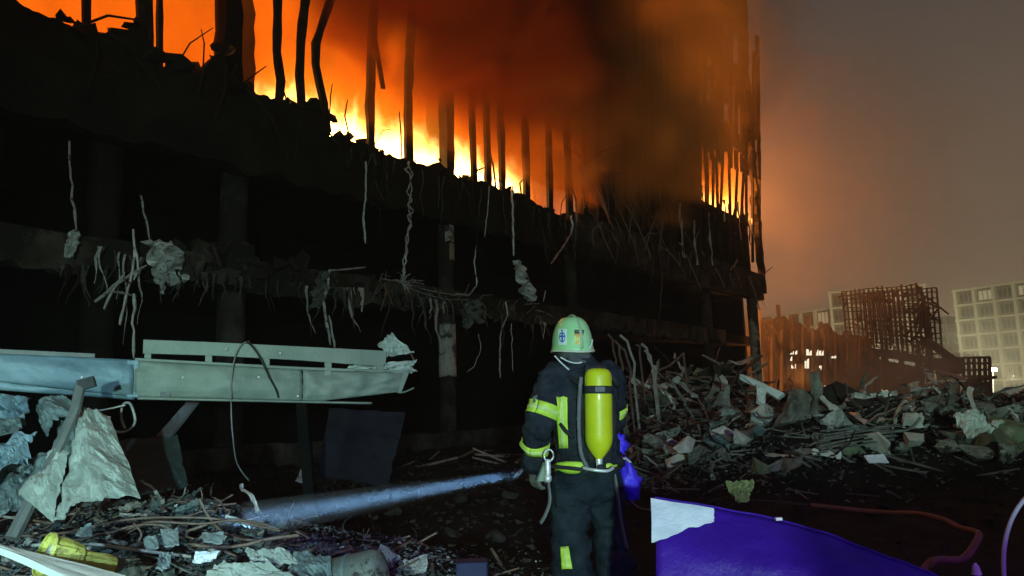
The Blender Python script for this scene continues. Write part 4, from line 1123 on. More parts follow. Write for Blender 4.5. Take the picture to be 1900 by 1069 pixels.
# ------------------------------------------------------------------ purple panel, pipe and cable at lower right
PURP = mat('purple_panel', (.022,.002,.17), (.040,.006,.28), 1.6, .45, 0, .45, 9, c3=(.008,.003,.05), spots=.02, detail=12)
pp = empty('violet_shell', W(1450, 1060, 2.9)); tagit(pp, 'large curved panel glowing deep violet in the bottom right, white strip at its corner', 'panel')
top = [(1216,926),(1330,944),(1440,966),(1530,990),(1600,1018),(1660,1040),(1720,1062),(1760,1085)]
def pfn(s, t):
    k = s*(len(top)-1); i = min(int(k), len(top)-2); f = k-i
    x = top[i][0]+(top[i+1][0]-top[i][0])*f; y = top[i][1]+(top[i+1][1]-top[i][1])*f
    p0 = W(x, y, 3.35-.5*s)
    p1 = W(1205+ (x-1216)*1.02, 1110, 3.05-.5*s); p1.z -= .25
    q = p0.lerp(p1, t)
    q = q + Vector((-.1, -1, .3)).normalized()*.10*math.sin(math.pi*min(t*1.1, 1))*(.6+.4*math.sin(3*s+.6))
    return q + Vector((0, .028*fbm((s*5, t*3, 2), 1, 3, 2), .006*crag((s*14, 1, 1)))) - pp.location
MB().grid(pfn, 60, 24).build('shell', PURP, pp, smooth=True, solid=.008)
def wfn(s, t):
    smax = 1.0/ (len(top)-1)*1.02
    bot = .30*(1-s)+.10*s + .02*crag((s*6, 1, 3))
    q = pfn(smax*s*(1+.05*crag((t*6, 2, 2))), t*bot)
    return q + Vector((-.02, -.012, .004))
MB().grid(wfn, 20, 10).build('white_strip', mat('white_sticker', (.50,.62,.66), (.66,.76,.80), 8, .6, 0, .3, 30, c3=(.3,.4,.45), spots=-.1), pp, solid=.003)
MB().tube([pfn(i/40, 0)+Vector((0, 0, .004)) for i in range(41)], .006, 5).build('rim', PURP, pp)
MB().box((-.012,-.01,-.005), (.014,.01,.006), Matrix.Translation(pfn(.29, 0)+Vector((0,-.01,.01)))).build('clip', RUBW, pp)
cable('bent_pipe', 'reddish brown bent pipe curling down beside the purple panel', [W(1505,938,5.0), W(1560,944,4.8), W(1640,952,4.5), W(1700,954,4.2), W(1748,964,3.9), W(1780,980,3.7), W(1815,990,3.5), W(1808,1012,3.35), W(1785,1038,3.25), W(1735,1040,3.15), W(1712,1062,3.05), W(1700,1082,3.0)], .016, mat('rust_pipe', (.09,.035,.03), (.17,.07,.055), 8, .6, .2, .4), 'pipe', 8)
cable('pale_cable', 'smooth pale cable curving up at the right edge', [W(1864,1090,2.6), W(1862,1040,2.65), W(1866,1000,2.7), W(1878,962,2.75), W(1898,930,2.8), W(1925,905,2.9)], .0075, mat('pale_rubber', (.25,.28,.27), (.32,.35,.34), 3, .5, 0, .05), 'cable', 10)
cable('thin_cable', 'thin brown cable running from the purple bag to the panel corner', [W(1170,930,5.0), W(1185,942,4.7), W(1205,946,4.2), W(1216,948,3.6)], .006, ROD)
cable('thin_cable', 'thin dark cable trailing over the ground above the purple panel', [W(1310,935,5.5), W(1345,925,5.6), W(1420,930,5.3), W(1500,937,5.1)], .007, DARKM)
MB().lathe([(.02,0),(.014,.03),(.004,.045),(0,.046)], 10).build('white_cone', RUBW).location = W(1812, 1066, 3.2)
tagit(bpy.data.objects['white_cone'], 'tiny white pointed cap near the bottom right corner', 'cap')
MB().box((-.10,-.07,-.2), (.10,.07,.02)).build('blue_box', mat('blue_box', (.008,.012,.05), (.015,.02,.08), 3, .6), bevel=.01).location = W(876, 1046, 4.9)
tagit(bpy.data.objects['blue_box'], 'dim dark blue box at the bottom edge left of the firefighter', 'box')

# purple bag behind the firefighter's right side
pbag = empty('purple_bag', W(1168, 925, 5.35)); tagit(pbag, 'crumpled violet plastic bag showing behind the right hip of the firefighter', 'bag')
def blob(name, quad, seed, th=.10):
    A = [W(*q)-pbag.location for q in quad]
    c0 = (A[0]+A[1]+A[2]+A[3])/4
    mb = MB(); n = 18; k = 12; vs = []; fs = []
    for i in range(k+1):
        ph = math.pi*i/k
        for j in range(n):
            a = 2*math.pi*j/n
            s = .5+.5*math.sin(ph)*math.cos(a); t = .5-.5*math.cos(ph)
            p = A[0].lerp(A[1], s).lerp(A[3].lerp(A[2], s), t)
            p = p + Vector((0, 1, 0))*th*math.sin(ph)*math.sin(a)
            p = p + (p-c0).normalized()*.03*fbm((s*3, t*4, a), 1.3, 3, seed)*2
            vs.append(p)
    for i in range(k):
        for j in range(n):
            j2 = (j+1) % n; fs.append((i*n+j, i*n+j2, (i+1)*n+j2, (i+1)*n+j))
    mb.add(vs, fs); return mb.build(name, mat('violet_plastic', (.05,.03,.75), (.08,.05,.85), 3, .3, 0, .5, 10), pbag, smooth=True)
blob('bag_body', [(1145,852,5.3),(1172,850,5.3),(1196,925,5.3),(1150,930,5.3)], 3)
blob('bag_flap', [(1132,795,5.35),(1145,795,5.35),(1172,838,5.3),(1140,832,5.3)], 5, .05)
MB().tube([W(1150,855,5.2)-pbag.location, W(1160,850,5.18)-pbag.location, W(1170,858,5.2)-pbag.location], .008, 5).build('tie', RUBW, pbag)

# ------------------------------------------------------------------ ruined blocks beyond the ridge
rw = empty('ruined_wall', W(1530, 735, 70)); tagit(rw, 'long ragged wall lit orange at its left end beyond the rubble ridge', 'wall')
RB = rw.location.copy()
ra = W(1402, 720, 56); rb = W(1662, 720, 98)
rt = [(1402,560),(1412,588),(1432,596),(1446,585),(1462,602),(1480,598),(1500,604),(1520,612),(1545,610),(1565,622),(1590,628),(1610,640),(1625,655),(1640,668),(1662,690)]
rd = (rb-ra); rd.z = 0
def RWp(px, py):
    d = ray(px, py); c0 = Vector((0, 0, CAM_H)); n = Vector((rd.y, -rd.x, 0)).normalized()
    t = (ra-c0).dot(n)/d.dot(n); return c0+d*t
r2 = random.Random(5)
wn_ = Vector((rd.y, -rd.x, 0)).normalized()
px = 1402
glow_spots = [(1458,1473,648,658),(1459,1472,662,670),(1461,1474,676,684),(1484,1500,650,660),(1485,1499,664,684),(1508,1522,650,660),(1513,1520,677,682),(1536,1546,661,665),(1508,1530,714,718),(1630,1650,722,726)]
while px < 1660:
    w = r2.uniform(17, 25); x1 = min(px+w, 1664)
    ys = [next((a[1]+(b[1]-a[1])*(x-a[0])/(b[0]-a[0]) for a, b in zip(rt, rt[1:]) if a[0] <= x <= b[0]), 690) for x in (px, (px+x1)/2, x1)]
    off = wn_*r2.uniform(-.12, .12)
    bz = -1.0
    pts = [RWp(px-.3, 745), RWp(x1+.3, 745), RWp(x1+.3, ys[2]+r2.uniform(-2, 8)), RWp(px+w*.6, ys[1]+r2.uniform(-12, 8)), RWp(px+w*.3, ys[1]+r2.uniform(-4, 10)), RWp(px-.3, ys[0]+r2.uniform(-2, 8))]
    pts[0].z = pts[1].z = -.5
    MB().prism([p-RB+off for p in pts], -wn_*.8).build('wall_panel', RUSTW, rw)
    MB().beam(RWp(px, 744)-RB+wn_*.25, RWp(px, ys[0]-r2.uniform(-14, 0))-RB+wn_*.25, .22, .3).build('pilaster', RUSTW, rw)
    px = x1
GLOW = mat('glow_patch', (.3,.28,.2), rough=.5, bump=0, emit=((1.0, .90, .66), 1.1))  # emissive patches imitating the floodlit view through gaps in the wall
for (x0, x1, y0, y1) in glow_spots:
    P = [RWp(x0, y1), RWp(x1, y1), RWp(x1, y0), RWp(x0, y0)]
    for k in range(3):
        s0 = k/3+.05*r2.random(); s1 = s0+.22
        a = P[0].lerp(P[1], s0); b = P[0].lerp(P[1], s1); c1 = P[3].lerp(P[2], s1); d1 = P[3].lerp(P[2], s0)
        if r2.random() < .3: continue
        MB().prism([a-RB+wn_*.35, b-RB+wn_*.35, c1-RB+wn_*.35+Vector((0,0,r2.uniform(-.4,.1))), d1-RB+wn_*.35+Vector((0,0,r2.uniform(-.5,.1)))], -wn_*.05).build('glow_panel', GLOW, rw)
for x, y in ((1446,566),(1470,585),(1500,586),(1526,597)):
    a = RWp(x, y+30)-RB; b = RWp(x-3, y)-RB
    MB().beam(a, b, .25, .25).build('bare_post', RUSTW, rw)

# burnt lattice block
HZM = mat('burnt_frame', (.055,.042,.042), (.12,.095,.095), .6, .9, 0, .2)
lt = empty('burnt_lattice_building', W(1640, 735, 100)); tagit(lt, 'tall burnt out building reduced to a dense steel lattice above the ruined wall', 'building')
LB = lt.location.copy()
LTc = [W(1562,541,98), W(1700,528,90), W(1712,668,90), W(1572,645,98)]
ld = (LTc[1]-LTc[0]); ld.z = 0; ld.normalize(); ln = Vector((ld.y, -ld.x, 0))
def lat(s, t, dep): return LTc[0].lerp(LTc[1], s).lerp(LTc[3].lerp(LTc[2], s), t) - ln*dep - LB
for dep, nm in ((0, 'lattice'), (5, 'lattice')):
    mb = MB()
    for i in range(17):
        s = i/16; t1 = r2.uniform(.85, 1.12)
        mb.beam(lat(s, r2.uniform(-.03, .02), dep), lat(s+r2.uniform(-.01, .01), t1, dep), .17, .17)
    for j in range(15):
        t = j/14
        a = 0
        while a < 1:
            b = a+r2.uniform(.1, .4)
            if r2.random() < .85: mb.beam(lat(a, t+r2.uniform(-.008, .008), dep), lat(min(b, 1), t+r2.uniform(-.012, .012), dep), .17, .13)
            a = b
    for k in range(26):
        s = r2.random(); t = r2.random(); mb.beam(lat(s, t, dep), lat(s+r2.uniform(-.12, .12), t+r2.uniform(0, .15), dep), .16, .16)
    o = mb.build(nm, HZM, lt); o['kind'] = 'stuff'
for k in range(34):
    s = r2.random(); t = r2.random(); w = .05; h = .07
    MB().prism([lat(s, t, 2), lat(s+w*r2.uniform(.4, 1.2), t, 2), lat(s+w, t+h, 2), lat(s, t+h*r2.uniform(.6, 1.3), 2)], -ln*.1).build('hanging_panel', HZM, lt)
sd = [(1700,530),(1712,548),(1722,600),(1728,660),(1730,740)]
mb = MB()
for dep in (0, 4, 8, 12):
    for a, b in zip(sd, sd[1:]):
        p = W(a[0], a[1], 90+dep)-LB; q = W(b[0], b[1], 90+dep)-LB
        mb.beam(p, q, .35, .35)
for k in range(46):
    x = 1702+24*r2.random(); y = 545+190*r2.random()
    p = W(x, y, 90+r2.uniform(0, 10)); mb.beam(p-LB, p-LB+Vector((r2.uniform(-2.2, 2.2), r2.uniform(-2, 2), r2.uniform(-3, 1))), .22, .22)
mb.build('side_lattice', HZM, lt)['kind'] = 'stuff'
for x, y0, y1 in ((1575,640,748),(1606,650,748),(1643,655,748),(1703,662,748),(1722,650,748),(1672,664,700)):
    MB().beam(W(x, y0, 93)-LB, W(x+3, y1, 93)-LB, .5, .5).build('leg', HZM, lt)
for (a, b) in (((1572,646),(1715,668)),((1640,690),(1715,700)),((1600,668),(1712,690))):
    MB().beam(W(*a, 92)-LB, W(*b, 91)-LB, .8, .9).build('beam', HZM, lt)
MB().prism([W(1560,705,94)-LB, W(1716,700,92)-LB, W(1716,760,92)-LB, W(1560,760,94)-LB], (0, 1, 0)).build('base_wall', HZM, lt)
# glowing panels imitating the bright view under the lattice
for k in range(11):
    x = 1645+k*5.3; 
    MB().prism([W(x,690,94)-LB, W(x+3.6,690,94)-LB, W(x+3.6,656+r2.uniform(0,14),94)-LB, W(x,657+r2.uniform(0,12),94)-LB], (0,.1,0)).build('glow_panel', mat('glow_pane', (.3,.28,.2), rough=.5, bump=0, emit=((.95, .92, .62), .42)), lt)
# leaning girder, canopy and frames right of it
gd = MB().beam(Vector((0,0,0)), W(1768,667,80)-W(1722,634,84), .5, .7).build('leaning_girder', HZM); gd.location = W(1722,634,84)
tagit(gd, 'girder slanting down to the right from the burnt lattice to the dark canopy', 'girder')
cn = empty('dark_canopy', W(1780, 735, 78)); tagit(cn, 'collapsed dark canopy and frame with a jib at the right beyond the ridge', 'canopy')
CB = cn.location.copy(); GREYM = mat('grey_steel', (.06,.065,.07), (.11,.115,.12), 1, .8, 0, .2)
MB().prism([W(1728,666,80)-CB, W(1784,662,78)-CB, W(1788,694,78)-CB, W(1730,684,80)-CB], (0, 1.5, 0)).build('roof_panel', GREYM, cn)
MB().prism([W(1738,684,80)-CB, W(1792,700,77)-CB, W(1786,703,77)-CB, W(1742,706,80)-CB], (0, .3, 0)).build('pale_sheet', mat('lit_sheet', (.42,.42,.36), (.55,.55,.48), 1, .8), cn)
MB().prism([W(1742,712,78)-CB, W(1790,703,76)-CB, W(1850,697,74)-CB, W(1851,702,74)-CB, W(1800,712,76)-CB, W(1745,719,78)-CB], (0, .8, 0)).build('jib', GREYM, cn)
MB().prism([W(1800,712,77)-CB, W(1834,710,77)-CB, W(1838,746,77)-CB, W(1802,746,77)-CB], (0, .8, 0)).build('side_panel', GREYM, cn)
for x in (1787, 1797, 1807, 1817, 1827, 1836):
    MB().beam(W(x,664,79)-CB, W(x+3,750,78)-CB, .28, .28).build('post', GREYM, cn)
for y in (664, 675, 687, 699, 711):
    MB().beam(W(1786,y,79)-CB, W(1838,y-1,78)-CB, .25, .25).build('rail', GREYM, cn)
for x in (1742, 1752, 1760, 1770, 1779):
    MB().beam(W(x,708,78)-CB, W(x+1,750,78)-CB, .2, .2).build('post', GREYM, cn)

# apartment blocks
PALE = mat('pale_block', (.42,.41,.33), (.52,.51,.43), .25, .9, 0, .1)
INFL = mat('block_infill', (.11,.11,.088), (.18,.175,.14), .8, .8, 0, .1)
PANE = mat('block_pane', (.03,.032,.03), (.07,.07,.065), 1, .4, 0, 0)
def block(name, label, p0, p1, floors, bay, fh, top_z, depth=12, rot_off=0, ncut=None):
    """concrete frame facade from p0 (left) to p1 (right): columns, floor beams, recessed windows"""
    d = (p1-p0); d.z = 0; L_ = d.length; a = math.atan2(d.y, d.x)
    root = empty(name, (p0.x, p0.y, 0), a); tagit(root, label, 'building')
    n = max(1, int(round(L_/bay))); H = top_z
    MB().box((0, .9, -1), (n*bay, depth, H-.2)).build('wall', INFL, root)
    for i in range(n+1): MB().box((i*bay-.3, 0, -1), (i*bay+.3, .88, H+.1)).build('column', PALE, root)
    for j in range(floors+1):
        z = H-j*fh
        if z < 0: break
        MB().box((-.45, -.06, z-.42), (n*bay+.45, .86, z)).build('floor_beam', PALE, root)
    fr = MB(); w = bay-.6; h = fh-.42
    fr.box((.2, .72, .3), (w-.2, .84, .42)); fr.box((.2, .72, h-.45), (w-.2, .84, h-.33))
    for k in range(4): 
        x = .2+(w-.52)*k/3; fr.box((x, .70, .42), (x+.12, .84, h-.45))
    fme = fr.mesh('window_frame', mat('window_frame_paint', (.20,.20,.16), (.27,.27,.22), 1, .8, 0, 0))
    pme = MB().box((.32, .80, .42), (w-.32, .86, h-.45)).mesh('pane', PANE)
    lme = MB().box((.32, .80, .42), (w-.32, .86, h-.45)).mesh('pane', mat('dim_lit_pane', (.2,.2,.15), bump=0, emit=((1, .85, .5), .22)))
    for i in range(n):
        for j in range(floors):
            z = H-(j+1)*fh
            if z < -.5: break
            M = Matrix.Translation((i*bay+.3, 0, z))
            o = link_mesh('window', fme, root, M)
            link_mesh('pane', lme if r2.random() < .07 else pme, o)
    return root
block('apartment_block', 'pale lit apartment block with a grid of concrete bays at the right edge', W(1794,740,150), W(1794,740,150)+Vector((5.2,-9,0)).normalized()*24, 9, 3.7, 3.05, 1.35+ (719-538)/1372*150)
block('apartment_block', 'low hazy apartment block with pale frame behind the ruined wall', W(1420,740,190), W(1420,740,190)+Vector((12,-17,0)).normalized()*21, 5, 3.9, 3.9, 1.35+(730-588)/1372*190)
block('apartment_block', 'taller hazy block seen through the burnt lattice', W(1558,740,172), W(1558,740,172)+Vector((15,-7,0)).normalized()*19, 6, 3.9, 3.7, 1.35+(726-541)/1372*172)
block('apartment_block', 'faint far block in the haze between the lattice and the lit block', W(1722,740,270), W(1815,740,268), 9, 4.5, 3.2, 1.35+(720-588)/1372*270)

# floodlight on a mast near the lit block
mb = None
fl = empty('floodlight_mast', W(1842, 738, 112)); tagit(fl, 'glaring floodlight on a mast before the lit apartment block', 'floodlight')
FB2 = fl.location.copy()
MB().tube([Vector((0,0,-1)), W(1842,688,112)-FB2], .09, 8).build('mast', GREYM, fl)
MB().box((-.5,-.25,-.25), (.5,.25,.25), Matrix.Translation(W(1842,686,112)-FB2)).build('lamp_head', mat('flood_lens', (.8,.8,.7), bump=0, emit=((1, .97, .72), 9)), fl, bevel=.05)
spot('floodlight', W(1880, 700, 106), W(1868, 640, 142), 38000, (1.0, .92, .56), 110, .8, .3)
spot('floodlight_left', W(1665, 700, 128), W(1520, 590, 180), 42000, (1.0, .93, .55), 100, .8, .3)
point('far_fire_glow', W(1490, 700, 49), 2300, (1.0, .36, .09), .6)

# ------------------------------------------------------------------ thin drifting smoke at the far ruins and haze over everything
def puff(name, label, loc, size, dens, col, seed):
    mb = MB().box((-size[0]/2, -size[1]/2, -size[2]/2), (size[0]/2, size[1]/2, size[2]/2))
    m, N, L = vol_mat(name+'_puff')
    out = N.new('ShaderNodeOutputMaterial'); tc = N.new('ShaderNodeTexCoord')
    mp = N.new('ShaderNodeMapping'); mp.vector_type = 'POINT'
    mp.inputs['Scale'].default_value = (2/size[0], 2/size[1], 2/size[2]); L.new(tc.outputs['Object'], mp.inputs[0])
    ln_ = N.new('ShaderNodeVectorMath'); ln_.operation = 'LENGTH'; L.new(mp.outputs[0], ln_.inputs[0])
    nz = N.new('ShaderNodeTexNoise'); nz.inputs['Scale'].default_value = .35; nz.inputs['Detail'].default_value = 5; L.new(tc.outputs['Object'], nz.inputs['Vector'])
    r = mth(N, L, 'SUBTRACT', ln_.outputs['Value'], mth(N, L, 'MULTIPLY', nz.outputs['Fac'], .9))
    f = mrange(N, L, r, -.3, .45, 1, 0)
    sc = N.new('ShaderNodeVolumePrincipled'); sc.inputs['Color'].default_value = (*col, 1)
    L.new(mth(N, L, 'MULTIPLY', f, dens), sc.inputs['Density']); L.new(sc.outputs[0], out.inputs['Volume'])
    o = mb.build(name, m); o.location = loc
    tagit(o, label, 'smoke', kind='stuff')
puff('drifting_smoke', 'pale smoke drifting low before the burnt lattice', W(1700, 700, 72), (16, 10, 11), .16, (.85,.85,.88), 1)
puff('drifting_smoke', 'dark smoke bank on the ground before the ruined wall', W(1610, 715, 66), (16, 8, 9), .14, (.5,.5,.55), 2)
puff('drifting_smoke', 'orange lit smoke drifting off the far corner of the building', W(1500, 300, 50), (34, 18, 34), .055, (.85,.72,.62), 3)
puff('drifting_smoke', 'pale floodlit smoke hanging before the right apartment block', W(1845, 660, 122), (46, 22, 34), .016, (.92,.93,.88), 4)
puff('drifting_smoke', 'wide veil of smoke hanging between the ruins and the apartment blocks', W(1680, 640, 128), (150, 26, 60), .012, (.90,.86,.80), 5)
hz = MB().box((-720, -320, -1.6), (720, 1220, 60)).build('haze', None)
m, N, L = vol_mat('haze_air'); out = N.new('ShaderNodeOutputMaterial')
pv = N.new('ShaderNodeVolumePrincipled'); pv.inputs['Color'].default_value = (.80,.78,.74, 1); pv.inputs['Density'].default_value = .0010; pv.inputs['Anisotropy'].default_value = .2
L.new(pv.outputs[0], out.inputs['Volume']); hz.data.materials.append(m); hz['kind'] = 'stuff'; hz['label'] = 'thin grey brown smoke haze over the whole site'

# ------------------------------------------------------------------ firefighter
PX, PY = .455, 4.86
PZ = ground_h(PX, PY)+.02
PROT = R(18)
per = empty('person', (PX, PY, PZ), PROT)
tagit(per, 'person in dark firefighting suit and pale helmet, seen from behind, facing the burning building', 'person')
PM = Matrix.Translation((PX, PY, PZ)) @ Matrix.Rotation(PROT, 4, 'Z')
SUIT = mat('suit_cloth', (.014,.019,.028), (.034,.042,.052), 9, .8, 0, .7, 38)
TROU = mat('trouser_cloth', (.009,.016,.022), (.026,.040,.048), 6, .85, 0, .7, 30)
GLOV = mat('glove_leather', (.08,.085,.075), (.17,.18,.15), 14, .7, 0, .4, 50)
SKIN = mat('skin', (.42,.26,.19), (.50,.32,.24), 5, .6, 0, .1, 40)
RETR = mat('reflective_yellow', (.42,.68,.05), (.52,.80,.08), 30, .45, 0, .15, 60)
RETS = mat('reflective_silver', (.50,.70,.22), (.58,.78,.30), 30, .35, 0, .15, 80)
HELM = mat('helmet_shell', (.25,.58,.26), (.34,.68,.34), 3, .35, 0, .06, 12, c3=(.22,.34,.20), spots=-.06, coat=.2, detail=10)
CYLM = mat('cylinder_paint', (.46,.56,.012), (.60,.70,.02), 3.5, .4, 0, .12, 14, c3=(.24,.28,.03), spots=-.06, detail=10, coat=.2)
BLKR = mat('black_rubber', (.018,.02,.022), (.04,.043,.046), 6, .6, 0, .3, 30)
GREYS = mat('grey_strap', (.10,.115,.125), (.16,.18,.19), 10, .8, 0, .4, 60)
CHRO = mat('bright_metal', (.60,.68,.66), (.75,.82,.80), 10, .3, .4, .2)

def ball(mb, c, r, sx=1, sy=1, sz=1, n=14):
    k = 9; vs = []; fs = []
    for i in range(k+1):
        ph = math.pi*i/k
        for j in range(n):
            a = 2*math.pi*j/n
            vs.append((c[0]+r*sx*math.sin(ph)*math.cos(a), c[1]+r*sy*math.sin(ph)*math.sin(a), c[2]+r*sz*math.cos(ph)))
    for i in range(k):
        for j in range(n):
            fs.append((i*n+j, (i+1)*n+j, (i+1)*n+(j+1) % n, i*n+(j+1) % n))
    mb.add(vs, fs)
def limb(mb, pts, rs):
    """tapered limb with ball joints"""
    pts = [Vector(p) for p in pts]
    mb.tube(pts, list(rs), 14)
    for p, r in zip(pts, rs): ball(mb, p, r*1.0)
def loft(mb, secs, n=24):
    """stack of ellipses (z, cx, cy, rx, ry)"""
    vs = []; fs = []
    for (z, cx, cy, rx, ry) in secs:
        for j in range(n):
            a = 2*math.pi*j/n
            ca, sa = math.cos(a), math.sin(a)
            e = 2/2.5
            vs.append((cx+rx*math.copysign(abs(ca)**e, ca), cy+ry*math.copysign(abs(sa)**e, sa), z))
    for i in range(len(secs)-1):
        for j in range(n):
            fs.append((i*n+j, i*n+(j+1) % n, (i+1)*n+(j+1) % n, (i+1)*n+j))
    fs.append(tuple(reversed(range(n)))); fs.append(tuple((len(secs)-1)*n+j for j in range(n)))
    mb.add(vs, fs)
def fuse(mb, name, m, voxel=.014, smooth_it=4, wr=0.0, wfreq=9.0, folds=None, parent=None, seed=0):
    """weld overlapping volumes into one continuous surface, then add cloth folds"""
    tmp = bpy.data.objects.new('tmp', mb.mesh('tmp')); COL.objects.link(tmp)
    md = tmp.modifiers.new('r', 'REMESH'); md.mode = 'VOXEL'; md.voxel_size = voxel
    sm = tmp.modifiers.new('s', 'SMOOTH'); sm.iterations = smooth_it; sm.factor = .6
    dg = bpy.context.evaluated_depsgraph_get()
    me = bpy.data.meshes.new_from_object(tmp.evaluated_get(dg)); me.name = name
    bpy.data.objects.remove(tmp)
    nr = [v.normal.copy() for v in me.vertices]
    for v, n_ in zip(me.vertices, nr):
        d = 0
        if wr:
            p = v.co
            q = Vector((p.x, p.y, p.z*2.1))
            d += wr*(1-2.2*abs(fbm(q, wfreq*.5, 3, seed)))
        if folds: d += folds(v.co)
        v.co += n_*d
    me.materials.clear(); me.materials.append(m)
    for p in me.polygons: p.use_smooth = True
    o = bpy.data.objects.new(name, me); COL.objects.link(o)
    if parent: o.parent = parent
    return o

SHL, ELL, WRL = (-.215, -.01, 1.425), (-.345, -.03, 1.12), (-.335, .10, .905)
SHR, ELR, WRR = (.175, -.0, 1.43), (.235, .11, 1.14), (.075, .30, .965)
# body: one continuous figure with head and face
bb = MB()
loft(bb, [(.80,-.01,0,.14,.10),(.95,-.01,0,.13,.10),(1.2,-.012,0,.14,.10),(1.4,-.02,0,.15,.10),(1.48,-.02,.0,.10,.08),(1.54,-.03,.01,.065,.065),(1.58,-.045,.02,.058,.062),(1.60,-.055,.03,.06,.07)])
limb(bb, [SHL, ELL, WRL], [.055, .045, .032]); limb(bb, [SHR, ELR, WRR], [.055, .045, .032])
limb(bb, [(-.10,0,.84), (-.128,.02,.48), (-.128,-.0,.10)], [.08, .05, .04]); limb(bb, [(.085,0,.84), (.13,.03,.48), (.158,.0,.10)], [.08, .05, .04])
hc = Vector((-.065, .035, 1.668))
ball(bb, hc, .10, .80, .98, 1.22, 20); ball(bb, hc+Vector((0, .055, -.055)), .06, .85, .8, 1.0)
ball(bb, hc+Vector((0, .105, -.01)), .017, .8, 1.1, 1.6); ball(bb, hc+Vector((-.078, .0, -.01)), .024, .4, .8, 1.2); ball(bb, hc+Vector((.078, .0, -.01)), .024, .4, .8, 1.2)
body = fuse(bb, 'body', SKIN, .011, 3, parent=per)
for s in (-1, 1):
    e = MB(); ball(e, hc+Vector((s*.03, .086, .012)), .012); e.build('eye', mat('eye_white', (.7,.7,.7), bump=0, rough=.2), per, smooth=True)
e = MB(); ball(e, hc+Vector((0, .094, -.062)), .022, 1, .4, .28); e.build('mouth', mat('lip', (.35,.14,.12), bump=0), per, smooth=True)
# jacket
jb = MB()
loft(jb, [(.855,.005,0,.215,.165),(.90,.005,0,.212,.162),(.945,.0,0,.195,.150),(1.05,-.005,-.0,.205,.152),(1.2,-.012,-.005,.215,.155),(1.34,-.02,-.01,.218,.150),(1.43,-.022,-.01,.20,.138),(1.49,-.02,0,.165,.115),(1.525,-.035,.01,.108,.095),(1.565,-.045,.015,.09,.088)], 30)
limb(jb, [SHL, (-.285,-.03,1.28), ELL, (-.345,.035,1.01), WRL], [.100, .094, .084, .080, .074])
limb(jb, [SHR, (.21,.045,1.29), ELR, (.19,.2,1.05), WRR], [.100, .092, .082, .076, .066])
def jf(p):
    d = 0
    if p.x < -.235 or p.x > .205: d += .006*math.sin(p.z*62+p.x*25+2*crag(p, 7))*(1 if p.z < 1.36 else .2)
    else: d += .004*math.sin(p.z*30+p.x*22+3*crag(p, 5))*max(0, 1.25-p.z)*2
    return d
jacket = fuse(jb, 'jacket', SUIT, .0115, 3, .015, 10, jf, per, 3)
# trousers
tb = MB()
loft(tb, [(.64,.04,0,.150,.115),(.70,.035,0,.195,.150),(.80,.03,0,.205,.158),(.90,.025,0,.195,.150)], 28)
limb(tb, [(-.065,.0,.78), (-.085,.02,.60), (-.088,.03,.46), (-.088,.01,.30)], [.125, .118, .112, .114])
loft(tb, [(.17,-.088,.0,.122,.118),(.30,-.088,.005,.118,.115)], 20)
limb(tb, [(.125,.0,.78), (.155,.03,.60), (.175,.05,.46), (.19,.03,.30)], [.118, .108, .10, .10])
loft(tb, [(.17,.195,.01,.108,.108),(.30,.19,.02,.104,.104)], 20)
def tf(p):
    return .008*math.sin((p.z*17+p.x*14)+2.5*crag(p, 4))*(.5+.5*math.sin(p.z*9)) + .006*math.sin(p.z*40+5*crag(p, 3))*max(0, .45-p.z)*2
tb.v = [(v[0]*1.04-.038, v[1], v[2]) for v in tb.v]
trou = fuse(tb, 'trousers', TROU, .0125, 3, .017, 7, tf, per, 7)
# boots
for cx, nm in ((-.128, 'boot'), (.158, 'boot')):
    b = MB(); limb(b, [(cx, -.01, .30), (cx, -.015, .08)], [.066, .058]); limb(b, [(cx, -.03, .055), (cx-.01, .08, .05), (cx-.015, .17, .042)], [.05, .048, .038])
    fuse(b, nm, BLKR, .010, 2, parent=per)
# gloves: palm, four fingers and a thumb, lightly curled
def hand(wrist, axis, palm_n, side, curl, name='glove', cuff=True):
    """axis: along the fingers, palm_n: out of the palm, side: towards the thumb"""
    w = Vector(wrist); a = Vector(axis).normalized(); n = Vector(palm_n); n = (n-a*n.dot(a)).normalized(); s = a.cross(n)*side
    mb = MB()
    limb(mb, [w-a*.05, w+a*.01], [.046, .036])
    for q in (-.028, -.010, .010, .028): limb(mb, [w+s*q*.7, w+s*q+a*.085], [.022, .020])
    for q, L in zip((.030, .010, -.011, -.031), (.075, .084, .078, .062)):
        p = w+s*q+a*.088; d = a.copy(); pts = [p]
        for k, f in enumerate((.45, .32, .23)):
            ang = curl*(k+1)*.75
            d = (a*math.cos(ang)+n*math.sin(ang))
            p = p+d*L*f; pts.append(p)
        limb(mb, pts, [.0145, .0135, .0125, .011])
    p = w+s*.030+a*.020; p2 = p+(s*.75+a*.65+n*.25).normalized()*.038; p3 = p2+(a*.85+s*.15+n*.45).normalized()*.034; p4 = p3+(a+n*.5-s*.1).normalized()*.026
    limb(mb, [p, p2, p3, p4], [.021, .017, .0155, .013])
    return fuse(mb, name, GLOV, .0062, 2, .0015, 30, parent=per)
hand((-.325, .115, .865), (.05, .10, -1.0), (.75, .35, 0), 1, .62)
hand((.045, .335, .955), (-.9, .25, -.1), (0, .2, -1), -1, .95)

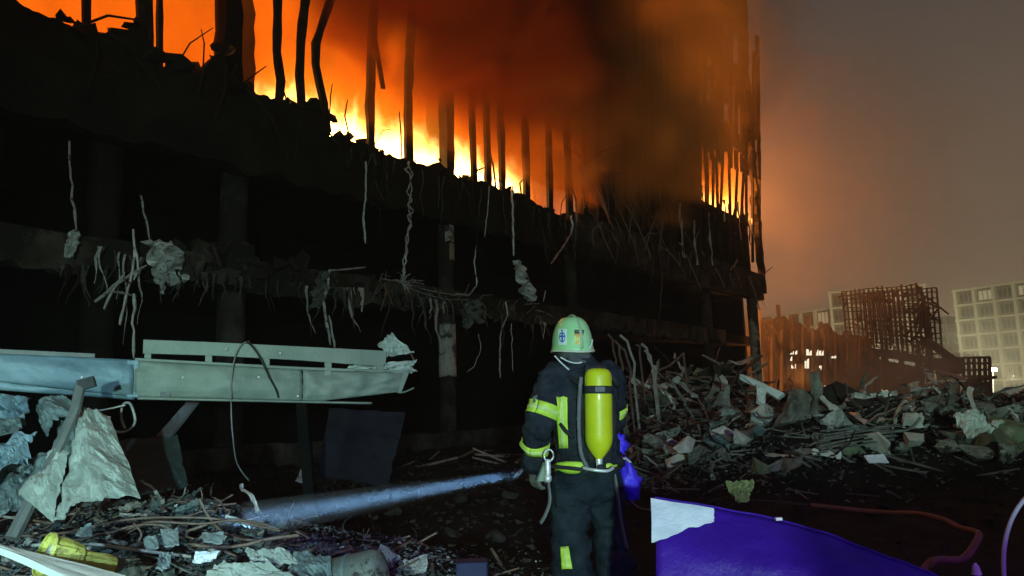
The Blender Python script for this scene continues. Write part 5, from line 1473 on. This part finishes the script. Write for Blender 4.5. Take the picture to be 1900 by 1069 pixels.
JW = BVHTree.FromPolygons([PM @ v.co for v in jacket.data.vertices], [tuple(p.vertices) for p in jacket.data.polygons])
TW = BVHTree.FromPolygons([PM @ v.co for v in trou.data.vertices], [tuple(p.vertices) for p in trou.data.polygons])
PMI = PM.inverted()
CAMP = Vector((0, 0, CAM_H))
def decal(name, bvh, quad, m, parent=per, off=.005, nu=8, nv=8, inv=None, solid=.003, poly=None):
    """cloth patch laid on a surface where the picture shows it"""
    inv = inv or PMI
    last = [None]
    def f(s, t):
        a = (quad[0][0]+(quad[1][0]-quad[0][0])*s, quad[0][1]+(quad[1][1]-quad[0][1])*s)
        b = (quad[3][0]+(quad[2][0]-quad[3][0])*s, quad[3][1]+(quad[2][1]-quad[3][1])*s)
        x = a[0]+(b[0]-a[0])*t; y = a[1]+(b[1]-a[1])*t
        d = ray(x, y).normalized()
        h = bvh.ray_cast(CAMP, d)
        if h[0] is None:
            q = CAMP+d*4.8
            h = bvh.find_nearest(q)
        return inv @ (h[0]+h[1]*off)
    return MB().grid(f, nu, nv).build(name, m, parent, smooth=True, solid=solid)
def armband(p0, p1, r, name, off=.006, m=RETR, wcore=True):
    """ring around a sleeve between two axis points"""
    a = Vector(p0); b = Vector(p1); t = (b-a).normalized(); x = t.orthogonal().normalized(); y = t.cross(x)
    def mk(s0, s1, o_, nm, mm, par):
        def f(s, k):
            c = a.lerp(b, s0+(s1-s0)*k); ang = 2*math.pi*s; d = x*math.cos(ang)+y*math.sin(ang)
            wo = PM @ (c+d*.16); wd = (PM.to_3x3() @ (-d))
            h = JW.ray_cast(wo, wd)
            rr = r
            if h[0] is not None:
                q = (PMI @ h[0]-c).length
                if q < r*1.35 and q > r*.6: rr = q
            return c+d*(rr+o_)
        o = MB().grid(f, 32, 3).build(nm, mm, per, smooth=True, solid=.003)
        return o
    mk(0, 1, off, name, m, per)
    if wcore: mk(.34, .66, off+.004, 'silver_stripe', RETS, per)
armband((-.292,-.03,1.262), (-.322,-.033,1.187), .094, 'sleeve_band')
armband((-.346,.018,1.035), (-.342,.052,.975), .082, 'sleeve_band')
armband((-.336,.10,.895), (-.330,.112,.862), .046, 'cuff_band', wcore=False)
armband((.218,.065,1.24), (.228,.09,1.19), .09, 'sleeve_band')
decal('back_band', JW, [(1031,736),(1053,737),(1055,832),(1039,832)], RETR, off=.009)
decal('silver_stripe', JW, [(1038,738),(1045,738),(1050,830),(1044,830)], RETS, off=.013)
decal('hem_band', JW, [(1030,860),(1088,857),(1090,879),(1032,882)], RETR, off=.014)
decal('hem_band', JW, [(1124,862),(1142,860),(1142,880),(1124,882)], RETR, off=.014)
decal('trouser_band', TW, [(1040,1015),(1055,1013),(1062,1055),(1043,1056)], RETR)
decal('silver_stripe', TW, [(1046,1016),(1050,1016),(1056,1053),(1051,1054)], RETS, off=.009)
decal('shoulder_badge', JW, [(990,736),(998,733),(994,748),(986,750)], GREYS)
decal('trouser_pocket', TW, [(1030,900),(1066,900),(1068,940),(1032,942)], TROU, off=.010, solid=.006)
decal('pocket_flap', TW, [(1029,898),(1068,898),(1068,908),(1030,909)], TROU, off=.016, solid=.005)

# helmet
HC = Vector((-.066, .025, 1.592))
def helm_pt(s, t, k=1.0):
    """s around 0..1 (0 = back), t 0 rim .. 1 crown"""
    a = 2*math.pi*s - math.pi/2
    z = t; e = 2.75
    r = (1-z**e)**(1/e)
    rx = .128*(.955+.045*math.cos(t*2.2)) ; ry = .158
    flare = 1+.05*max(0, .18-t)/.18
    low = -.016*max(0, math.sin(a)*-1)**2*(1-t)   # neck guard dips at the back
    return HC + Vector((rx*r*math.cos(a)*flare*k, ry*r*math.sin(a)*flare*k, .010+.226*z*k+low))
def hfn(s, t): return helm_pt(s, min(t, .9995)**.8)
helmet = MB().grid(hfn, 48, 22).build('helmet', HELM, per, smooth=True, solid=.004)
def comb(s, t):
    th = s*math.pi; w = (t-.5)*.020
    p = Vector((0, -.160*math.cos(th), .226*(max(math.sin(th), 0))**.8))
    hgt = .004+.008*math.sin(th)*(1-abs(2*t-1)**3)
    dirn = Vector((0, -math.cos(th), math.sin(th)))
    return HC+Vector((w, 0, .012))+p+dirn*hgt
MB().grid(comb, 40, 6).build('comb', mat('helmet_comb', (.26,.42,.24), (.36,.52,.32), 6, .4, 0, .1), per, smooth=True, solid=.003)
HW = BVHTree.FromPolygons([PM @ v.co for v in helmet.data.vertices], [tuple(p.vertices) for p in helmet.data.polygons])
def rimf(s, t):
    p = helm_pt(s, .002); c = HC+Vector((0,0,p.z-HC.z)); return c+(p-c)*(1.02+.03*math.sin(t*6.283))+Vector((0,0,.007*math.cos(t*6.283)))
MB().grid(rimf, 48, 8).build('helmet_rim', mat('helmet_rim', (.45,.52,.40), (.55,.62,.48), 6, .4, 0, .1), per, smooth=True)
decal('emblem_sticker', HW, [(1036,611),(1052,611),(1052,640),(1037,640)], mat('sticker_white', (.55,.74,.68), (.60,.78,.74), 20, .4, 0, 0), off=.003, solid=0)
BLUE = mat('emblem_blue', (.03,.10,.42), (.05,.14,.5), 10, .4, 0, 0)
def ring(cx, cy, rx, ry, w, name, m=BLUE):
    def f(s, t):
        a = 6.2832*s; k = 1-w*t
        d = ray(cx+rx*k*math.cos(a), cy+ry*k*math.sin(a)).normalized(); h = HW.ray_cast(CAMP, d)
        return PMI @ (h[0]+h[1]*.005)
    MB().grid(f, 24, 2).build(name, m, per)
ring(1044, 626, 5.6, 9.5, .22, 'emblem_ring')
decal('emblem_mark', HW, [(1042.6,617),(1045.4,617),(1045.4,634),(1042.6,634)], BLUE, off=.005, nu=2, nv=4, solid=0)
decal('emblem_mark', HW, [(1039.5,623),(1048.5,623),(1048.5,626),(1039.5,626)], BLUE, off=.0055, nu=3, nv=2, solid=0)
decal('emblem_mark', HW, [(1041.5,612.5),(1046.5,612.5),(1044.6,616),(1043.4,616)], BLUE, off=.005, nu=2, nv=2, solid=0)
decal('black_sticker', HW, [(1066,612.5),(1083,612.5),(1083,619),(1066,619.5)], mat('sticker_black', (.01,.012,.01), bump=0, rough=.5), off=.003, nu=6, nv=3, solid=0)
for k in range(6):
    x = 1068+k*2.4
    decal('sticker_letter', HW, [(x,614.3),(x+1.5,614.3),(x+1.3,617.4),(x+.2,617.4)], mat('letter_grey', (.20,.26,.20), bump=0), off=.005, nu=1, nv=1, solid=0)
decal('orange_line', HW, [(1066,620),(1083,619.6),(1083,622.6),(1066,623)], mat('sticker_orange', (.62,.25,.03), bump=0), off=.003, nu=6, nv=1, solid=0)
decal('yellow_sticker', HW, [(1066,623.5),(1083,623.2),(1082,639),(1067,639.5)], mat('sticker_yellow', (.50,.62,.14), (.60,.68,.2), 30, .5, 0, 0, c3=(.60,.34,.06), spots=.1), off=.003, nu=6, nv=5, solid=0)
# neck curtain, collar and chin straps
nb = MB()
loft(nb, [(1.50,-.04,.012,.100,.100),(1.55,-.052,.018,.096,.108),(1.595,-.064,.024,.103,.125),(1.63,-.066,.025,.103,.128)], 24)
fuse(nb, 'neck_curtain', mat('curtain_cloth', (.05,.055,.06), (.10,.105,.11), 12, .9, 0, .4, 60), .010, 3, .005, 14, parent=per, seed=9)
def cpath(pts, Yd, r, name, m, n=6, par=None, base=None):
    P = [PMI @ W(x, y, Yd+(dy if len(q) > 2 else 0)) for q in pts for (x, y, dy) in [(q[0], q[1], q[2] if len(q) > 2 else 0)]]
    Q = []
    for i in range(len(P)-1):
        p0 = P[max(i-1, 0)]; p1 = P[i]; p2 = P[i+1]; p3 = P[min(i+2, len(P)-1)]
        for k in range(5):
            t = k/5; Q.append(.5*((2*p1)+(p2-p0)*t+(2*p0-5*p1+4*p2-p3)*t*t+(3*p1-p0-3*p2+p3)*t**3))
    Q.append(P[-1]); return MB().tube(Q, r, n).build(name, m, par or per, smooth=True)
STRW = mat('white_strap', (.42,.50,.46), (.55,.62,.58), 20, .7, 0, .3)
cpath([(1029,660),(1040,672),(1052,683),(1056,686)], 4.72, .0055, 'chin_strap', STRW)
cpath([(1040,663),(1055,671),(1070,674),(1080,672)], 4.70, .0055, 'chin_strap', STRW)
cpath([(1099,630),(1096,643),(1087,652)], 4.74, .006, 'chin_strap', STRW)

# breathing apparatus worn on the back
app = empty('breathing_apparatus', PM @ Vector((.02, -.26, 1.0)), PROT)
tagit(app, 'yellow air cylinder with black harness worn on the back of the firefighter', 'air cylinder')
AM = Matrix.Translation(app.location) @ Matrix.Rotation(PROT, 4, 'Z'); AMI = AM.inverted()
def ap(px, py, Y): return AMI @ W(px, py, Y)
ctop = ap(1109.5, 683, 4.60); cbot = ap(1111.5, 850, 4.60)
cd_ = (ctop-cbot); cl = cd_.length
CMx = Matrix.Translation(cbot) @ cd_.to_track_quat('Z', 'Y').to_matrix().to_4x4()
rad = .0845
prof = [(.018,-.010),(.024,.0),(.040,.018),(.060,.045),(.074,.072),(.082,.100),(rad,.135)]
prof += [(rad, cl-.075), (rad*.985, cl-.05), (rad*.92, cl-.028), (rad*.78, cl-.012), (rad*.5, cl-.003), (0.001, cl)]
MB().lathe(prof, 40, CMx).build('cylinder', CYLM, app, smooth=True)
zb = cl*(850-724)/(850-683)
MB().lathe([(rad+.001, zb-.024),(rad+.006, zb-.022),(rad+.006, zb+.022),(rad+.001, zb+.024)], 40, CMx).build('cylinder_band', BLKR, app, smooth=True)
MB().box((-.10,-.03,zb-.015), (-.075,.03,zb+.018), CMx).build('band_buckle', GREYS, app, bevel=.004)
MB().lathe([(.0,-.075),(.016,-.075),(.018,-.05),(.020,-.03),(.022,-.008),(.019,.0)], 14, CMx).build('valve', CHRO, app, smooth=True)
MB().lathe([(.0,-.012),(.018,-.012),(.022,0),(.018,.014),(0,.014)], 12, CMx @ Matrix.Translation((-.03, -.005, -.055)) @ Matrix.Rotation(R(90), 4, 'Y')).build('valve_knob', BLKR, app, smooth=True)
MB().lathe([(.0,-.012),(.012,-.012),(.014,0),(.012,.03),(0,.03)], 12, CMx @ Matrix.Translation((.02, 0, -.06)) @ Matrix.Rotation(R(90), 4, 'Y')).build('valve_outlet', CHRO, app, smooth=True)
# label print on the cylinder
# backplate between cylinder and jacket
bp_ = MB(); 
def bpf(s, t):
    y = -.165-.012*math.sin(math.pi*s)
    w = .13*(.75+.25*math.cos((t-.5)*5))
    return AMI @ PM @ Vector((.01+(s-.5)*2*w, y, .90+.60*t))
bp_.grid(bpf, 12, 18).build('backplate', BLKR, app, smooth=True, solid=.018)
def aps(pts, r, name, m, flat=1.0, n=8):
    P = [AMI @ W(*q) for q in pts]; Q = []
    for i in range(len(P)-1):
        p0 = P[max(i-1, 0)]; p1 = P[i]; p2 = P[i+1]; p3 = P[min(i+2, len(P)-1)]
        for k in range(5):
            t = k/5; Q.append(.5*((2*p1)+(p2-p0)*t+(2*p0-5*p1+4*p2-p3)*t*t+(3*p1-p0-3*p2+p3)*t**3))
    Q.append(P[-1]); return MB().tube(Q, r, n, flat=flat).build(name, m, app, smooth=True)
aps([(1078,700,4.62),(1075,740,4.60),(1074,790,4.60),(1078,840,4.62),(1090,868,4.62)], .013, 'hose', GREYS)
aps([(1050,696,4.74),(1064,705,4.66),(1080,716,4.62)], .015, 'shoulder_strap', BLKR)
aps([(1122,690,4.72),(1136,700,4.70),(1146,716,4.76)], .015, 'shoulder_strap', BLKR)
aps([(1040,787,4.70),(1050,800,4.66),(1064,812,4.63)], .012, 'side_strap', BLKR)
aps([(1020,866,4.72),(1050,868,4.66),(1090,872,4.64),(1130,872,4.66),(1152,868,4.78)], .012, 'waist_belt', BLKR)
aps([(1082,868,4.60),(1100,872,4.56),(1126,874,4.56),(1138,868,4.60)], .010, 'belt_buckle', CHRO)
aps([(1140,880,4.72),(1146,920,4.70),(1152,965,4.70),(1163,1018,4.72)], .020, 'hanging_strap', GREYS, .35)
aps([(1012,860,4.66),(1018,900,4.64),(1020,930,4.64),(1012,955,4.66),(1003,970,4.68)], .018, 'hanging_hose', GREYS, .5)
# silver regulator clipped at the left hip
rg = empty('regulator', AM @ ap(1017, 870, 4.64), PROT); tagit(rg, 'silver regulator and whistle clipped at the left hip of the firefighter', 'regulator')
RI = (Matrix.Translation(rg.location) @ Matrix.Rotation(PROT, 4, 'Z')).inverted()
def rp(px, py, Y): return RI @ W(px, py, Y)
for nm, a, b, r in (('body', (1016,852), (1017,890), .018), ('cap', (1017,882), (1016,895), .024)):
    P0 = rp(*a, 4.62); P1 = rp(*b, 4.62); d = P1-P0
    MB().lathe([(0,0),(r*.8,0),(r,.006),(r,d.length*.7),(r*.7,d.length),(0,d.length)], 14, Matrix.Translation(P0) @ d.to_track_quat('Z','Y').to_matrix().to_4x4()).build(nm, CHRO, rg, smooth=True)
Q = [rp(1018+9*math.cos(a*.52), 845+11*math.sin(a*.52), 4.61) for a in range(13)]
MB().tube(Q, .0055, 6).build('ring', CHRO, rg, smooth=True)
MB().prism([rp(1010,858,4.64), rp(1000,885,4.65), rp(998,893,4.65), rp(1012,893,4.64)], (0,.03,0)).build('pouch', mat('pouch_green', (.16,.24,.20), (.25,.34,.28), 10, .7), rg)

# hand torch and its beam through the dust
tip = W(1004, 872, 5.16); hit = W(425, 972, 5.45)
td = (hit-tip).normalized()
tor = empty('hand_torch', tip); tagit(tor, 'hand torch held before the firefighter, throwing a narrow blue beam', 'torch')
TQ = td.to_track_quat('Z', 'Y').to_matrix().to_4x4()
MB().lathe([(0,-.16),(.018,-.158),(.020,-.05),(.032,-.012),(.036,0),(.033,0),(.03,-.006)], 20, TQ).build('housing', BLKR, tor, smooth=True)
MB().lathe([(0,-.006),(.030,-.006)], 20, TQ).build('lens', mat('torch_lens', (.8,.9,1), bump=0, emit=((.7,.85,1), 20)), tor)
ts = spot('torch_lamp', tip+td*.004, hit, 4200, (.28, .60, 1.0), 4.0, .4, .030)
L_b = (hit-tip).length
beam = empty('dust_in_beam', tip); tagit(beam, 'dust lit blue in the torch beam across the dark ground', 'dust', kind='stuff')
cuts = [.05, .30, .50, .74, 1.0, 1.3, 1.65, 2.05, L_b-.12]
for k, (a, b) in enumerate(zip(cuts, cuts[1:])):          # even density in each stretch, raised outward to keep the beam evenly bright
    if b <= a: continue
    ra_ = .028+a*.050; rb_ = .028+b*.050
    o = MB().lathe([(0, a+.0005), (ra_, a+.0005), (rb_, b-.0005), (0, b-.0005)], 28, TQ).build('dust', None, beam)
    m, N, L = vol_mat('beam_dust'); out = N.new('ShaderNodeOutputMaterial')
    sc = N.new('ShaderNodeVolumePrincipled'); sc.inputs['Color'].default_value = (.9, .93, 1, 1); sc.inputs['Density'].default_value = .30*((a+b)/2)**.65
    L.new(sc.outputs[0], out.inputs['Volume']); o.data.materials.append(m); o['kind'] = 'stuff'
